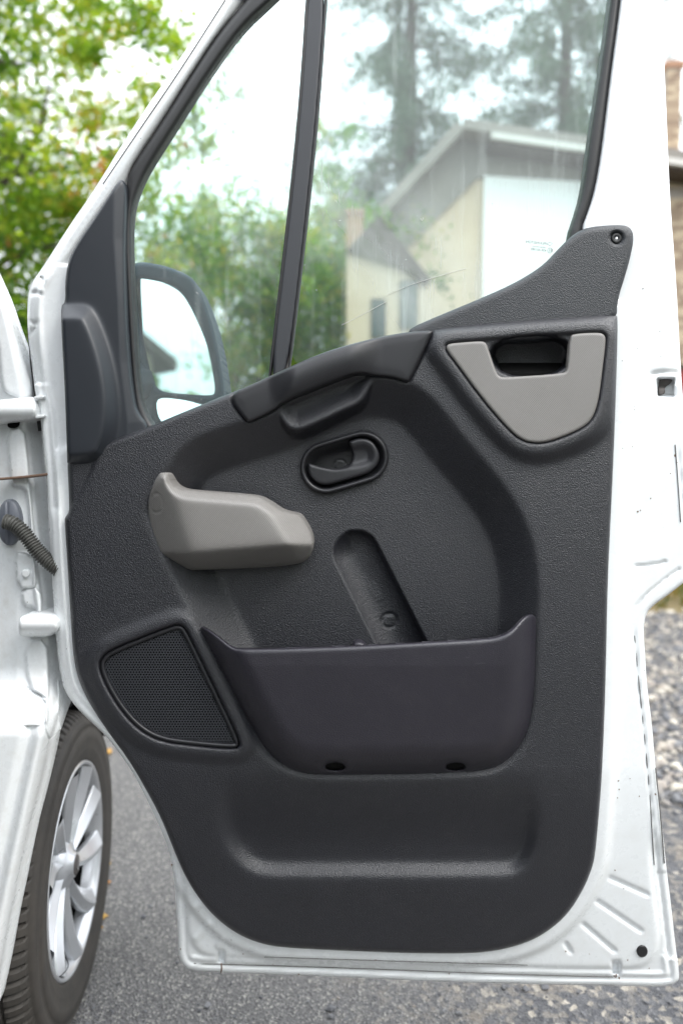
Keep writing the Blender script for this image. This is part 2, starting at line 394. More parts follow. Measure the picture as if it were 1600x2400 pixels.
def ico():
    t = (1+5**.5)/2
    v = np.array([(-1, t, 0), (1, t, 0), (-1, -t, 0), (1, -t, 0), (0, -1, t), (0, 1, t), (0, -1, -t), (0, 1, -t), (t, 0, -1), (t, 0, 1), (-t, 0, -1), (-t, 0, 1)])/1.9
    f = np.array([(0, 11, 5), (0, 5, 1), (0, 1, 7), (0, 7, 10), (0, 10, 11), (1, 5, 9), (5, 11, 4), (11, 10, 2), (10, 7, 6), (7, 1, 8), (3, 9, 4), (3, 4, 2), (3, 2, 6), (3, 6, 8), (3, 8, 9), (4, 9, 5), (2, 4, 11), (6, 2, 10), (8, 6, 7), (9, 8, 1)])
    return v, f
def scatter(name, pos, size, mat_, tones, flatn=.6, seed=1):
    r = np.random.RandomState(seed); v, f = ico(); k = len(pos)
    jit = 1+r.uniform(-.35, .35, (k, 12, 1)); ang = r.uniform(0, 6.28, k); c, s = np.cos(ang), np.sin(ang)
    vv = v[None]*jit*size[:, None, None]; vv = vv*np.array([1, .75, flatn])
    x = vv[..., 0]*c[:, None]-vv[..., 1]*s[:, None]; y = vv[..., 0]*s[:, None]+vv[..., 1]*c[:, None]
    vv = np.stack([x, y, vv[..., 2]], -1)+pos[:, None]
    ff = (f[None]+12*np.arange(k)[:, None, None]).reshape(-1, 3)
    o = mesh_obj(name, vv.reshape(-1, 3), ff, mat_, smooth=False); tone(o.data, np.repeat(tones, 20)); return o
k = 15000
y_ = 1.35+npr.power(.6, k)*3.6; x_ = -.95+npr.uniform(0, 1, k)*(1.6+.8*y_)
keep = (npr.uniform(0, 1, k) < np.clip(.10+.8*(x_+.15), .10, .7)); x_, y_ = x_[keep], y_[keep]; k = len(x_)
cl = np.sin(x_*9+np.cos(y_*7)*2)*np.cos(y_*8+x_*3)   # pale clusters
sz = .0022+npr.exponential(.0016, k); sz = np.clip(sz, 0, .013)
tn = np.clip(npr.uniform(0, .48, k)+.30*(cl > .45)*npr.uniform(.3, 1, k), 0, 1)
st = scatter('gravel', np.stack([x_, y_, sz*.3], 1), sz, M['stone'], tn); tag(st, 'loose pale and dark chippings scattered over the broken asphalt', 'gravel', kind='stuff')
k = 5200
y_ = npr.uniform(2.6, 6.6, k); x_ = y_*npr.uniform(.36, .62, k); sz = np.clip(.006+npr.exponential(.008, k), 0, .035)
st = scatter('pale_gravel', np.stack([x_, y_, sz*.3], 1), sz, M['stone'], np.clip(npr.uniform(.1, .95, k), 0, 1), seed=3)
tag(st, 'coarse pale rubble beyond the lower right corner of the door', 'gravel', kind='stuff')

# leaf clouds
def leaves(name, centres, size, mat_, tones, parent=None, seed=0, aspect=.62, droop=None):
    r = np.random.RandomState(seed); k = len(centres)
    a = r.normal(size=(k, 3)); a /= np.linalg.norm(a, axis=1)[:, None]
    if droop is not None: a = a*.35+np.asarray(droop); a /= np.linalg.norm(a, axis=1)[:, None]
    b = r.normal(size=(k, 3)); b -= (b*a).sum(1)[:, None]*a; b /= np.linalg.norm(b, axis=1)[:, None]
    c = np.cross(a, b); s = size*r.uniform(.7, 1.3, k); s = s[:, None]
    v = np.stack([centres-a*s*.5, centres+b*s*aspect*.5+c*s*.12, centres+a*s*.5, centres-b*s*aspect*.5+c*s*.12], 1).reshape(-1, 3)
    f = np.concatenate([np.stack([np.arange(k)*4, np.arange(k)*4+1, np.arange(k)*4+2], 1), np.stack([np.arange(k)*4, np.arange(k)*4+2, np.arange(k)*4+3], 1)], 1).reshape(-1, 3)
    o = mesh_obj(name, v, f, mat_, parent, smooth=False); tone(o.data, np.repeat(tones, 2)); return o

def tree(x, y, h, rad, nclump, nleaf, lsize, leafmat, label, seed, stems=1, tshift=0.0, group=None, base=.25, tr=.12, clump_r=.45, spread=.5, name='broadleaf_tree', zc=None):
    r = random.Random(seed); q = np.random.RandomState(seed)
    root = empty(name, (x, y, 0)); tag(root, label, 'tree', group)
    mb = MB(); tips = []
    for s in range(stems):
        a0 = 6.28*s/stems+seed; lean = (.12 if stems > 1 else .03)
        pts = [Vector((x, y, -.1))]; rr = [tr]
        nseg = 9
        for i in range(1, nseg+1):
            t = i/nseg
            pts.append(Vector((x+math.cos(a0)*lean*h*t+r.uniform(-.03, .03)*h*t, y+math.sin(a0)*lean*h*t*.6+r.uniform(-.03, .03)*h*t, h*.92*t))); rr.append(tr*(1-.85*t))
        mb.add(tube(pts, rr, 8))
        for b in range(11):
            i = r.randint(2, nseg-1); p = pts[i]; aa = r.uniform(0, 6.28); L = rad*r.uniform(.5, 1.0)
            bp = [p]; d = Vector((math.cos(aa), math.sin(aa), r.uniform(.3, 1.0))).normalized()
            for j in range(1, 5):
                d = (d+Vector((r.uniform(-.25, .25), r.uniform(-.25, .25), r.uniform(-.1, .2)))).normalized(); bp.append(bp[-1]+d*L/4)
            mb.add(tube(bp, [rr[i]*.5*(1-.2*j) for j in range(5)], 6)); tips += bp[2:]
            for t2 in range(2):
                j = r.randint(2, 4); d2 = Vector((r.uniform(-1, 1), r.uniform(-1, 1), r.uniform(-.2, .8))).normalized()
                e = bp[j]+d2*L*.4; mb.add(tube([bp[j], (bp[j]+e)/2+Vector((0, 0, .02)), e], [rr[i]*.18, rr[i]*.12, rr[i]*.05], 5)); tips.append(e)
    mb.build('trunk', M['bark'], root, True)
    zc = zc if zc else h*(.5+base/2); hz = h*(1-base)/2
    u = q.normal(size=(nclump, 3)); u /= np.linalg.norm(u, axis=1)[:, None]; rr_ = q.uniform(.15, 1, nclump)[:, None]**.55
    C = np.array([x, y, zc])+u*rr_*np.array([rad, rad, hz]); T = np.array([list(t) for t in tips])
    if len(T): C = np.vstack([C, T[q.choice(len(T), min(len(T), nclump//3), replace=False)]])
    per = nleaf//len(C); cr = q.uniform(.5, 1.3, len(C))*clump_r
    L = np.repeat(C, per, 0)+q.normal(size=(len(C)*per, 3))*np.repeat(cr, per)[:, None]*spread*np.array([1, 1, .75])
    tn = np.clip(np.repeat(q.uniform(0, 1, len(C)), per)*.75+q.uniform(-.2, .35, len(L))+tshift, 0, 1)
    cr_ = leaves('crown', L, lsize, leafmat, tn, root, seed); cr_['kind'] = 'stuff'
    return root

tree(-4.9, 8.2, 9.5, 3.5, 430, 72000, .088, M['leaf_autumn'], 'multi-stemmed tree with yellowing leaves left of the van\'s windscreen pillar', 3, stems=5, tr=.18, base=.12, clump_r=.4, group=None)
tree(-6.6, 8.6, 4.6, 2.8, 190, 52000, .09, M['leaf_green'], 'low dense green bush below the yellowing tree on the left', 5, stems=3, tr=.06, base=-.1, clump_r=.5, tshift=.15, name='green_bush')
tree(-4.3, 8.0, 3.6, 1.9, 130, 36000, .085, M['leaf_green'], 'green bush seen between the van body and the open door', 15, stems=3, tr=.05, base=-.2, clump_r=.45, tshift=.2, name='green_bush')
tree(-1.7, 11.0, 5.6, 2.3, 170, 30000, .09, M['leaf_green'], 'rounded green tree seen through the front quarter glass behind the mirror', 8, stems=3, tr=.09, base=.02, clump_r=.5, tshift=.2)
tree(-.1, 12.5, 6.6, 2.0, 130, 22000, .1, M['leaf_green'], 'loose green tree rising behind the window division post', 11, stems=2, tr=.1, base=.0, clump_r=.45, tshift=.1)

def spruce(x, y, h, rad, label, seed):
    root = empty('spruce_tree', (x, y, 0)); tag(root, label, 'tree', 'tall spruces behind the house'); q = np.random.RandomState(seed)
    mb = MB().add(tube([(x, y, -.1), (x+.1, y, h*.5), (x, y, h)], [.22, .14, .03], 8)); pts = []; tn = []
    for z in np.arange(h*.22, h, .42):
        R = rad*(1-z/h)**.8
        for b in range(7):
            if q.rand() < .18: continue
            a = q.uniform(0, 6.28); L = R*q.uniform(.6, 1.1); dr = q.uniform(.15, .4)
            e = np.array([x+math.cos(a)*L, y+math.sin(a)*L, z-dr*L]); s = np.array([x, y, z])
            mid = (s+e)/2+np.array([0, 0, .1*L]); mb.add(tube([s, mid, e], [.03, .02, .006], 4, False))
            nn = int(60+L*105); t = q.uniform(.15, 1, nn)[:, None]; p = (1-t)**2*s+2*t*(1-t)*mid+t*t*e
            p = p+q.normal(size=(nn, 3))*np.array([.13, .13, .10]); p[:, 2] -= q.exponential(.16, nn); pts.append(p); tn.append(q.uniform(0, 1, nn))
    mb.build('trunk', M['bark'], root, True)
    c = leaves('crown', np.vstack(pts), .13, M['needle'], np.concatenate(tn), root, seed, .3, (0, 0, -1)); c['kind'] = 'stuff'
spruce(1.75, 19, 24, 5.2, 'tall dark spruce above the roof, left of the two seen through the door glass', 21)
spruce(5.5, 18, 24, 5.0, 'tall dark spruce above the gutter at the right of the door glass', 22)

# trees added behind the camera to darken what the door and glass reflect
k = 34000; q = np.random.RandomState(40); tt = q.uniform(0, 1, k)
ang = np.radians(np.interp(tt, [0, 1], [-178+90, 88])); R_ = 10.5+q.normal(0, .8, k)
xx = np.sin(ang-math.pi/2)*0+R_*np.cos(np.radians(np.interp(tt, [0, 1], [-200, 8]))); yy = R_*np.sin(np.radians(np.interp(tt, [0, 1], [-200, 8])))
top_ = 5.2+1.3*np.sin(xx*1.3)+.9*np.sin(yy*2.1+xx); gap = np.exp(-((xx-2.9)/2.0)**4)*(yy < 0); top_ = top_*(1-gap)+2.0*gap
zz = top_*q.uniform(0, 1, k)**.8
wl = leaves('added_tree_belt', np.stack([xx, yy, zz], 1), .34, M['leaf_green'], q.uniform(0, 1, k)*.7, None, 41, .7); tag(wl, 'added green tree belt behind the camera, darkens reflections and shows in the wing mirror', 'trees', kind='stuff')

# grass bank and litter behind the gravel
k = 9000; gx_ = npr.uniform(-12, 8, k); gy_ = npr.uniform(6.3, 8.6, k)
gr = leaves('grass_bank', np.stack([gx_, gy_, npr.uniform(0, .28, k)], 1), .16, M['grass'], npr.uniform(0, 1, k), None, 4, .25, (0, 0, 1)); tag(gr, 'strip of rough grass and orange dead leaves behind the gravel', 'grass', kind='stuff')
sl = mesh_obj('earth_bank', [(-60, 6.2, .004), (60, 6.2, .004), (60, 8.5, .18), (-60, 8.5, .18), (-60, 90, .3), (60, 90, .3)], [(0, 1, 2, 3), (3, 2, 5, 4)], wallmat('leafy soil', (.10, .07, .035), (.16, .13, .05), 4), smooth=False); tag(sl, 'leaf-covered soil behind the yard', kind='structure')

# ================================================================== HOUSES
def XZ(u, v, Y):
    p = P(u, v, Y); return float(p[0]), float(p[2])
YH = 12.0
house = empty('house', (*P(1250, 1100, YH)[:2], 0)); tag(house, 'large old house with gable darkened by a painted eave shade and brick end, seen through the door glass', 'house')
def facade(pts, Y): return [XZ(u, v, Y) for u, v in pts]
x0, _ = XZ(832, 580, YH); x1 = XZ(1900, 400, YH)[0]
top = facade([(832, 582), (1088, 292), (1560, 362), (1900, 410)], YH)
MB().prism([(x0, 0)]+[(x0, top[0][1])]+top[1:]+[(x1, 0)][::1], YH, YH+6).build('wall', M['plaster'], house)
# shade under the eaves, built as a darker band standing 6 cm proud
band = facade([(832, 582), (1088, 292), (1560, 362), (1560, 452), (1120, 415), (925, 610), (870, 640)], YH-.06)
MB().prism(band, YH-.06, YH-.004).build('eave_shade_band', M['slate'], house)
def board(a, b, Y, th, dep, name, mt, par):
    (xa, za), (xb, zb) = XZ(*a, Y), XZ(*b, Y); d = Vector((xb-xa, 0, zb-za)); nn = Vector((-d.z, 0, d.x)).normalized()*th
    return MB().prism([(xa, za), (xb, zb), (xb+nn.x, zb+nn.z), (xa+nn.x, za+nn.z)], Y, Y+dep).build(name, mt, par)
board((820, 590), (1088, 300), YH-.45, .16, 7.2, 'roof_verge', M['slate'], house)
board((1084, 300), (1900, 420), YH-.45, .16, 6.9, 'roof', M['slate'], house)
board((1150, 322), (1900, 431), YH-.53, .09, .07, 'gutter', M['fascia'], house)
board((1150, 336), (1900, 446), YH-.45, .10, .44, 'soffit', M['soffit'], house)
a = XZ(1130, 700, YH-.07); b = XZ(1350, 412, YH-.07); b2 = XZ(1350, 425, YH-.07)
MB().prism([(a[0], .9), (XZ(1530, 700, YH)[0], .9), (XZ(1530, 437, YH-.07)[0], XZ(1530, 437, YH-.07)[1]), (a[0], b[1])], YH-.075, YH-.062+.057).build('bright_reflection_panel', M['reflection_white'], house)  # white panel added for a bright reflection in the glass
# bricks
def bricks(x0, x1, z0, z1, Y, parent, ztop=None, maxn=260, w=.215, h=.065, j=.010, dep=.02, seed=1):
    q = random.Random(seed); meshes = []
    for kk in range(4):
        me_o = MB().box((-w/2, 0, -h/2), (w/2, dep, h/2)); me = bpy.data.meshes.new('brick'); me.from_pydata(me_o.v, [], me_o.f); me.materials.append(M['brick']); tone(me, [q.random()*.9+.05]*6); meshes.append(me)
    cnt = 0; z = z0; row = 0
    while z < z1:
        x = x0-(w+j)/2*(row % 2)
        while x < x1:
            cx = x+w/2
            if cx-w/2 >= x0-.12 and cx+w/2 <= x1+.12 and (ztop is None or z+h < ztop(cx)):
                o = bpy.data.objects.new('brick', meshes[q.randint(0, 3)]); o.location = (cx, Y-q.uniform(.010, .018), z+h/2); o.scale = (1, 1, 1); COL.objects.link(o)
                o.parent = parent; o.matrix_parent_inverse = Matrix.Translation(-Vector(parent.location)); cnt += 1
            x += w+j
        z += h+j; row += 1
    return cnt
bpy.context.view_layer.update()
bx0, bx1 = XZ(1540, 700, YH)[0], XZ(1655, 700, YH)[0]
MB().box((bx0-.05, YH-.05, .0), (bx1+2.5, YH-.002, XZ(1560, 445, YH)[1])).build('brick_pier_backing', M['mortar'], house)
bricks(bx0, bx1, .9, XZ(1600, 470, YH)[1], YH-.05, house)
dx0 = XZ(1586, 900, YH-.1)[0]
MB().box((dx0, YH-.11, 0), (dx0+1.2, YH-.052, XZ(1600, 866, YH-.1)[1])).build('door', M['redpaint'], house)
MB().box((dx0-.1, YH-.14, XZ(1600, 866, YH-.1)[1]), (dx0+1.3, YH-.052, XZ(1600, 855, YH-.1)[1]+.02)).build('lintel', M['soffit'], house)
# chimney: a part with its own bricks
YC = 13.0
cx0, ct = XZ(1562, 145, YC); cx1 = XZ(1597, 145, YC)[0]; cb = XZ(1562, 350, YC)[1]
ch = MB().box((cx0, YC, cb-.6), (cx1, YC+.45, ct-.02)).build('chimney', M['mortar'], house)
ch2 = MB().box((cx0-.03, YC-.03, ct-.10), (cx1+.05, YC+.48, ct+.02)).build('chimney_cap', M['terracotta'], house)
def chbricks():
    q = random.Random(5); z = cb-.55; row = 0
    me_o = MB().box((-.1, 0, -.0325), (.1, .02, .0325)); mes = []
    for kk in range(4):
        me = bpy.data.meshes.new('brick'); me.from_pydata(me_o.v, [], me_o.f); me.materials.append(M['brick']); tone(me, [.1+.25*kk]*6); mes.append(me)
    while z < ct-.14:
        for s in range(2):
            wd = cx1-cx0; o = bpy.data.objects.new('brick', mes[q.randint(0, 3)]); COL.objects.link(o)
            fr_ = .62 if (row+s) % 2 else .36
            o.scale = (wd*fr_/.2, 1, 1); o.location = (cx0+(wd*fr_/2 if s == 0 else wd-wd*fr_/2), YC-.015, z+.0325)
            o.parent = ch; o.matrix_parent_inverse = Matrix.Identity(4)
        z += .075; row += 1
chbricks()
# reflection of the house, built as a small building with a clay chimney
YA = 9.0
refl_house = empty('reflected_house', (*P(1000, 1100, YA)[:2], 0)); tag(refl_house, 'house reflection built as a small cream building with brown gable edge and clay chimney, low in the door glass', 'reflected_house')
pl = facade([(838, 580), (888, 510), (1100, 775)], YA)
xa0 = XZ(812, 580, YA)[0]; xa1 = XZ(1100, 775, YA)[0]
MB().prism([(xa0, 0), (xa0, pl[0][1])]+pl[1:]+[(xa1, 0)], YA, YA+2.4).build('wall', M['plaster'], refl_house)
MB().prism(facade([(812, 586), (888, 503), (1010, 655), (1000, 668), (935, 625), (868, 604)], YA-.05), YA-.05, YA-.003).build('refl_gable_cladding', M['soffit'], refl_house)
(xc, zc_) = XZ(812, 500, YA+.5); xd = XZ(850, 500, YA+.5)[0]
MB().box((xc, YA+.5, XZ(812, 600, YA+.5)[1]), (xd, YA+.75, zc_)).build('chimney', M['terracotta'], refl_house)
MB().box((xc-.02, YA+.48, zc_), (xd+.02, YA+.77, zc_+.05)).build('chimney_cap', M['terracotta'], refl_house)
for (ua, va, ub, vb) in ((940, 662, 974, 768), (873, 704, 900, 790)):
    (xa, za), (xb, zb) = XZ(ua, va, YA), XZ(ub, vb, YA)
    wf = MB().box((xa-.02, YA-.02, zb-.02), (xb+.02, YA-.002, za+.02)).build('refl_window', M['soffit'], refl_house)
    MB().box((xa, YA-.028, zb), (xb, YA-.021, za)).build('pane', M['pane'], wf)  # pane of the house reflection
    MB().box(((xa+xb)/2-.008, YA-.036, zb), ((xa+xb)/2+.008, YA-.029, za)).build('refl_glazing_bar', M['soffit'], wf)
# shed behind the camera, which the wing mirror shows
shed = empty('shed', (.8, -10, 0)); tag(shed, 'brown shed with dark sloping roof reflected in the wing mirror', 'shed')
MB().prism([(-.6, 0), (-.6, 2.7), (.85, 4.0), (2.15, 2.75), (2.15, 0)], -13, -10).build('wall', M['plaster'], shed)
MB().prism([(-.9, 2.45), (.85, 4.02), (2.45, 2.5), (2.45, 2.7), (.85, 4.22), (-.9, 2.65)], -13.2, -9.7).build('roof', M['soffit'], shed)
tree(4.2, -10, 3.0, 1.2, 60, 5000, .1, M['leaf_green'], 'small green bush reflected at the foot of the wing mirror', 31, stems=2, tr=.05, base=0, name='green_bush')

exec_van = True
# ================================================================== VAN
van = empty('cargo_van', (-.9, 1.4, 0)); tag(van, 'white cargo van with its grey-trimmed passenger door standing open', 'van')
A_panel = [(239,1043),(286,1023),(352,999),(439,962),(528,926),(600,897),(677,860),(759,825),(855,797),(944,779),(1015,771),(1208,753),(1361,743),(1443,736),(1447,748),(1443,906),(1435,1110),(1425,1314),(1422,1404),(1418,1608),(1410,1812),(1402,1914),(1394,2000),(1387,2034),(1366,2085),(1331,2141),(1285,2182),(1234,2210),(1157,2230),(1081,2235),(953,2234),(800,2228),(663,2221),(612,2212),(561,2192),(510,2156),(469,2110),(434,2054),(408,1993),(378,1916),(337,1840),(301,1779),(255,1717),(214,1656),(186,1600),(173,1547),(166,1445),(159,1328),(152,1222),(152,1214),(161,1202),(163,1192),(161,1136),(158,1084),(164,1074)]
A_arch = [(388,1103),(408,1067),(444,1034),(490,1013),(561,990),(640,966),(720,930),(790,900),(850,882),(910,884),(953,895),(979,906),(1014,932),(1050,975),(1086,1023),(1127,1069),(1178,1131),(1218,1192),(1244,1253),(1259,1314),(1265,1400),(1262,1455),(1257,1608),(1249,1685),(1229,1751),(1193,1792),(1152,1815),(1106,1821),(953,1825),(800,1828),(714,1825),(663,1807),(617,1773),(587,1722),(561,1666),(536,1608),(500,1537),(459,1455),(398,1343),(367,1277),(347,1226),(339,1200),(347,1166)]
A_bin = [(1047,807),(1065,804),(1127,799),(1402,779),(1415,784),(1419,796),(1412,855),(1402,937),(1387,983),(1356,1008),(1290,1034),(1259,1038),(1229,1034),(1198,1013),(1132,937),(1065,845),(1045,819)]
A_binopen = [(1141,799),(1333,786),(1329,872),(1171,884)]
A_speaker = [(408,1470),(423,1470),(434,1481),(497,1612),(559,1741),(551,1751),(459,1743),(378,1733),(327,1705),(286,1659),(255,1608),(237,1562),(245,1542),(265,1527),(330,1500)]
A_pull = [(531,926),(577,988),(587,989),(645,962),(663,942),(765,901),(800,888),(826,878),(856,876),(877,882),(912,883),(953,895),(960,893),(1014,780),(1012,773),(944,779),(855,797),(759,825),(677,860),(600,897)]
A_scoop = [(653,959),(660,930),(760,880),(880,860),(874,884),(858,908),(840,939),(806,953),(714,997),(690,1002),(672,990)]
A_tray = [(508,1740),(510,1906),(522,1960),(545,2005),(580,2038),(625,2052),(700,2053),(1180,2053),(1215,2045),(1245,2015),(1262,1960),(1266,1880),(1266,1740)]
cP, cA, cB, cBo, cS, cPu, cSc, cT = (chaikin(p, 2) for p in (A_panel, A_arch, A_bin, A_binopen, A_speaker, A_pull, A_scoop, A_tray))
G0, G1 = (834, 1297), (988, 1602)
B0, B1 = (764, 1096), (849, 1071)
def tuck(V): return -.046*np.clip((V-1800)/470, 0, 1.1)**1.4      # the door's foot curves away from the room
def h_panel(U, V):
    h = np.zeros(U.shape)
    sa = sd(U, V, cA)
    h -= .056*ramp(sa, 96, 7)
    ssc = sd(U, V, cSc); plat = -.003-.055*ramp(-ssc-7, 26, 5)
    h = np.where(V > 880, np.maximum(h, plat), h)
    h -= .021*ramp(ssc-1, 30, 12)*np.clip((V-820)/40, 0, 1)
    gd = sseg(U, V, G0, G1); sg = (U-G0[0])*(G1[1]-G0[1])-(V-G0[1])*(G1[0]-G0[0])
    qg = np.clip(1-(gd/54)**2, 0, 1); h -= .026*np.where(sg < 0, qg**.95, qg**.45)
    ring = np.abs(np.hypot(U-912, V-1454)-16.5); h -= .003*(ring < 2.6)
    # moulded crayon mark above the button
    du, dv = U-878, V-1387; ca, sa_ = math.cos(math.radians(27)), math.sin(math.radians(27)); lx = du*ca+dv*-sa_*-1*0+dv*sa_*0; ax = du*math.sin(math.radians(27))+dv*math.cos(math.radians(27)); ay = du*math.cos(math.radians(27))-dv*math.sin(math.radians(27))
    inm = (np.abs(ax) < 24) & (np.abs(ay) < 9); h += .0012*(inm & ((ax % 9) < 5.5))
    bd = sseg(U, V, B0, B1); h -= .030*ramp(55-bd, 5, 2)
    s = sd(U, V, cT); h -= .025*sstep((V-1800)/190)*ramp(s, 30, 13)
    h += tuck(V)
    sb = sd(U, V, cB); h += .017*ramp(sb+50, 26, 8)
    h -= .007*ramp(sb+5, 4, 2)
    h -= .065*ramp(sd(U, V, cBo)+5, 8, 2)
    ss = sd(U, V, cS); h += .008*ramp(ss+44, 20, 6); h -= .024*ramp(ss+7, 5, 2)
    spu = sd(U, V, cPu); h -= .006*ramp(spu+4, 4, 2)
    # small lower plane at the hinge side
    h -= .0035*ramp(sd(U, V, cL), 5, 2)
    # sill roll along the top
    return h
cL = chaikin([(239,1043),(220,1100),(189,1166),(161,1203),(130,1230),(120,1020)], 2)

dummy_parent = van
# ---- door shell (the part that carries everything)
A_shell = [(545,-70),(513,0),(408,158),(306,306),(219,449),(163,528),(102,625),(71,666),(64,714),(66,786),(76,865),(84,927),(94,960),(102,1059),(110,1130),(120,1335),(128,1440),(134,1527),(145,1598),(158,1631),(189,1669),(245,1720),(281,1766),(316,1817),(357,1899),(393,1981),(403,2023),(411,2085),(418,2202),(418,2238),(429,2263),(449,2276),(561,2281),(800,2290),(1004,2300),(1208,2306),(1463,2311),(1565,2313),(1588,2301),(1591,2284),(1581,2212),(1570,2110),(1560,2034),(1550,1932),(1535,1804),(1527,1702),(1514,1600),(1512,1557),(1506,1470),(1513,1435),(1535,1414),(1565,1394),(1620,1350),(1630,1300),(1618,1150),(1600,957),(1592,829),(1582,638),(1569,478),(1560,255),(1553,96),(1550,0),(1548,-70)]
A_open = [(577,0),(510,77),(444,179),(378,286),(316,378),(301,408),(293,459),(286,561),(291,663),(293,702),(304,855),(311,932),(318,1040),(340,1070),(900,900),(1362,700),(1362,536),(1375,504),(1394,446),(1410,351),(1429,191),(1455,0),(1465,-100),(640,-100)]
A_glass = [(638,0),(566,66),(490,173),(418,286),(352,388),(327,439),(311,490),(308,561),(311,638),(319,804),(327,916),(347,978),(372,1010),(420,1050),(900,920),(1330,690),(1330,555),(1346,510),(1365,446),(1381,319),(1407,159),(1429,0),(1440,-80),(720,-80)]
ribs = [((1430,2058),(1515,2096)),((1400,2113),(1500,2181)),((1366,2166),(1438,2228)),((1325,2212),(1336,2230))]
ribs2 = [((455,2128),(468,2118)),((460,2200),(490,2165)),((512,2215),(520,2200))]
lines = [([(1490,1327),(1540,1322),(1557,1316)],5),([(1491,1420),(1515,1392),(1560,1355),(1592,1332)],4)]
cIn = chaikin([(433,2060),(437,2170),(445,2210),(470,2238),(500,2247),(800,2254),(1220,2270),(1480,2275),(1520,2262),(1543,2228),(1546,2180),(1532,2080),(1528,2034),(1500,1500),(1400,1400),(500,1400),(425,1990)], 2)
cSh = chaikin(A_shell, 2)
def h_shell(U, V):
    h = np.full(U.shape, -.032)
    s = sd(U, V, cP); e = sd(U, V, cSh)
    h += .013*ramp(s+34, 9, 4)*np.where(V > 700, 1, 0)
    low = sstep((V-1950)/60)
    h -= .007*low*(1-ramp(sd(U, V, cIn), 7, 3))
    h += .004*low*np.exp(-((e-30)/4)**2)*(V > 2240)
    h -= .004*low*np.exp(-((e-17)/2.5)**2)
    # beads down the hinge side
    L = (U < 330)*sstep((V-560)/120)*(1-low)
    h += .006*L*np.exp(-((e-26)/7)**2)+.004*L*np.exp(-((e-8)/6)**2)
    # seam along the screen pillar
    h -= .004*(V < 640)*(U < 700)*np.exp(-((e-24)/2.2)**2)
    R = (U > 1450)*sstep((V-1030)/60)*(1-sstep((V-1250)/30)*sstep((1500-V)/40))
    h -= .004*R*np.exp(-((e-20)/1.6)**2)
    for a, b in ribs: h -= .006*bump(sseg(U, V, a, b), 7.5)
    for a, b in ribs2: h += .004*bump(sseg(U, V, a, b), 12)
    for pts, w in lines: h -= .005*bump(spath(U, V, pts), w)
    h -= .006*bump(spath(U, V, [(1530,877),(1548,873),(1582,873)]), 9)
    def rect(u0, v0, u1, v1, d): return d*ramp(np.minimum(np.minimum(U-u0, u1-U), np.minimum(V-v0, v1-V)), 2.5, 1)
    h -= rect(1433, 2252, 1452, 2283, .02)+rect(510, 2228, 526, 2257, .02)+rect(1539, 886, 1580, 930, .035)
    h -= .005*((V > 2042) & (V < 2245) & (e < 24) & (U > 1500))
    h -= .030*(V < 620)*(U < 700)*np.clip((e-26)/45, 0, 1)
    for pts, w in (([(97,650),(104,660),(98,672)],5), ([(70,752),(84,760),(88,752),(80,772),(70,785)],5), ([(72,690),(86,684),(96,690)],6)): h -= .006*bump(spath(U, V, pts), w)
    h += tuck(V)
    # edge folds round at the screen pillar
    h -= .02*(1-np.clip(e/40, 0, 1))**2*(V < 900)
    return h
door = relief('door', A_shell, h_shell, M['paint'], van, step=4.5, holes=[A_open, [(345,1060),(470,985),(570,945),(640,915),(760,862),(880,825),(1000,795),(1140,785),(1405,765),(1412,1100),(1400,1800),(1330,2040),(1240,2150),(1100,2180),(620,2170),(480,2060),(420,1900),(260,1660),(205,1520),(195,1300),(215,1160)]], er=.006, epx=9, back=.045, backface=True)
relief('outer_skin', A_shell, lambda U, V: -.100+tuck(V), M['paint'], door, step=16, holes=[A_open], er=0, epx=5, back=.006, backface=True)
door['label'] = 'white steel shell of the open door'

def hline(name, pts, rad, mt, hf=h_shell, par=None, off=.0009):
    q = chaikin(np.array(pts, float), 3, False); sg_ = np.concatenate([[0], np.cumsum(np.hypot(*np.diff(q, axis=0).T))]); ts = np.arange(0, sg_[-1], 7.0); q = np.stack([np.interp(ts, sg_, q[:, 0]), np.interp(ts, sg_, q[:, 1])], 1); U, V = q[:, 0], q[:, 1]; hh = hf(U, V)+off
    return mesh_obj(name, *tube([P(u, v, D-h_) for u, v, h_ in zip(U, V, hh)], rad, 5), mt, par or door)
M['seam'] = plain('dark seam line', (.13, .125, .12), .8)  # colour of thin dark tubes drawn along seams and grooves
for pts, rad in (([(528,0),(424,163),(326,306),(240,434)], .0010), ([(1581,1042),(1587,1120),(1594,1230)], .0009), ([(1486,1490),(1492,1560),(1520,1830),(1532,2030)], .0008),
                 ([(1535,1800),(1548,1925),(1556,2030)], .0012), ([(455,2258),(800,2268),(1200,2284),(1440,2290)], .0009), ([(620,2243),(900,2252),(1240,2262)], .0007), ([(560,2150),(650,2195),(760,2215),(1000,2222)], .0007)):
    hline('panel_seam', pts, rad, M['seam'])
mb = MB(); qr = random.Random(4)
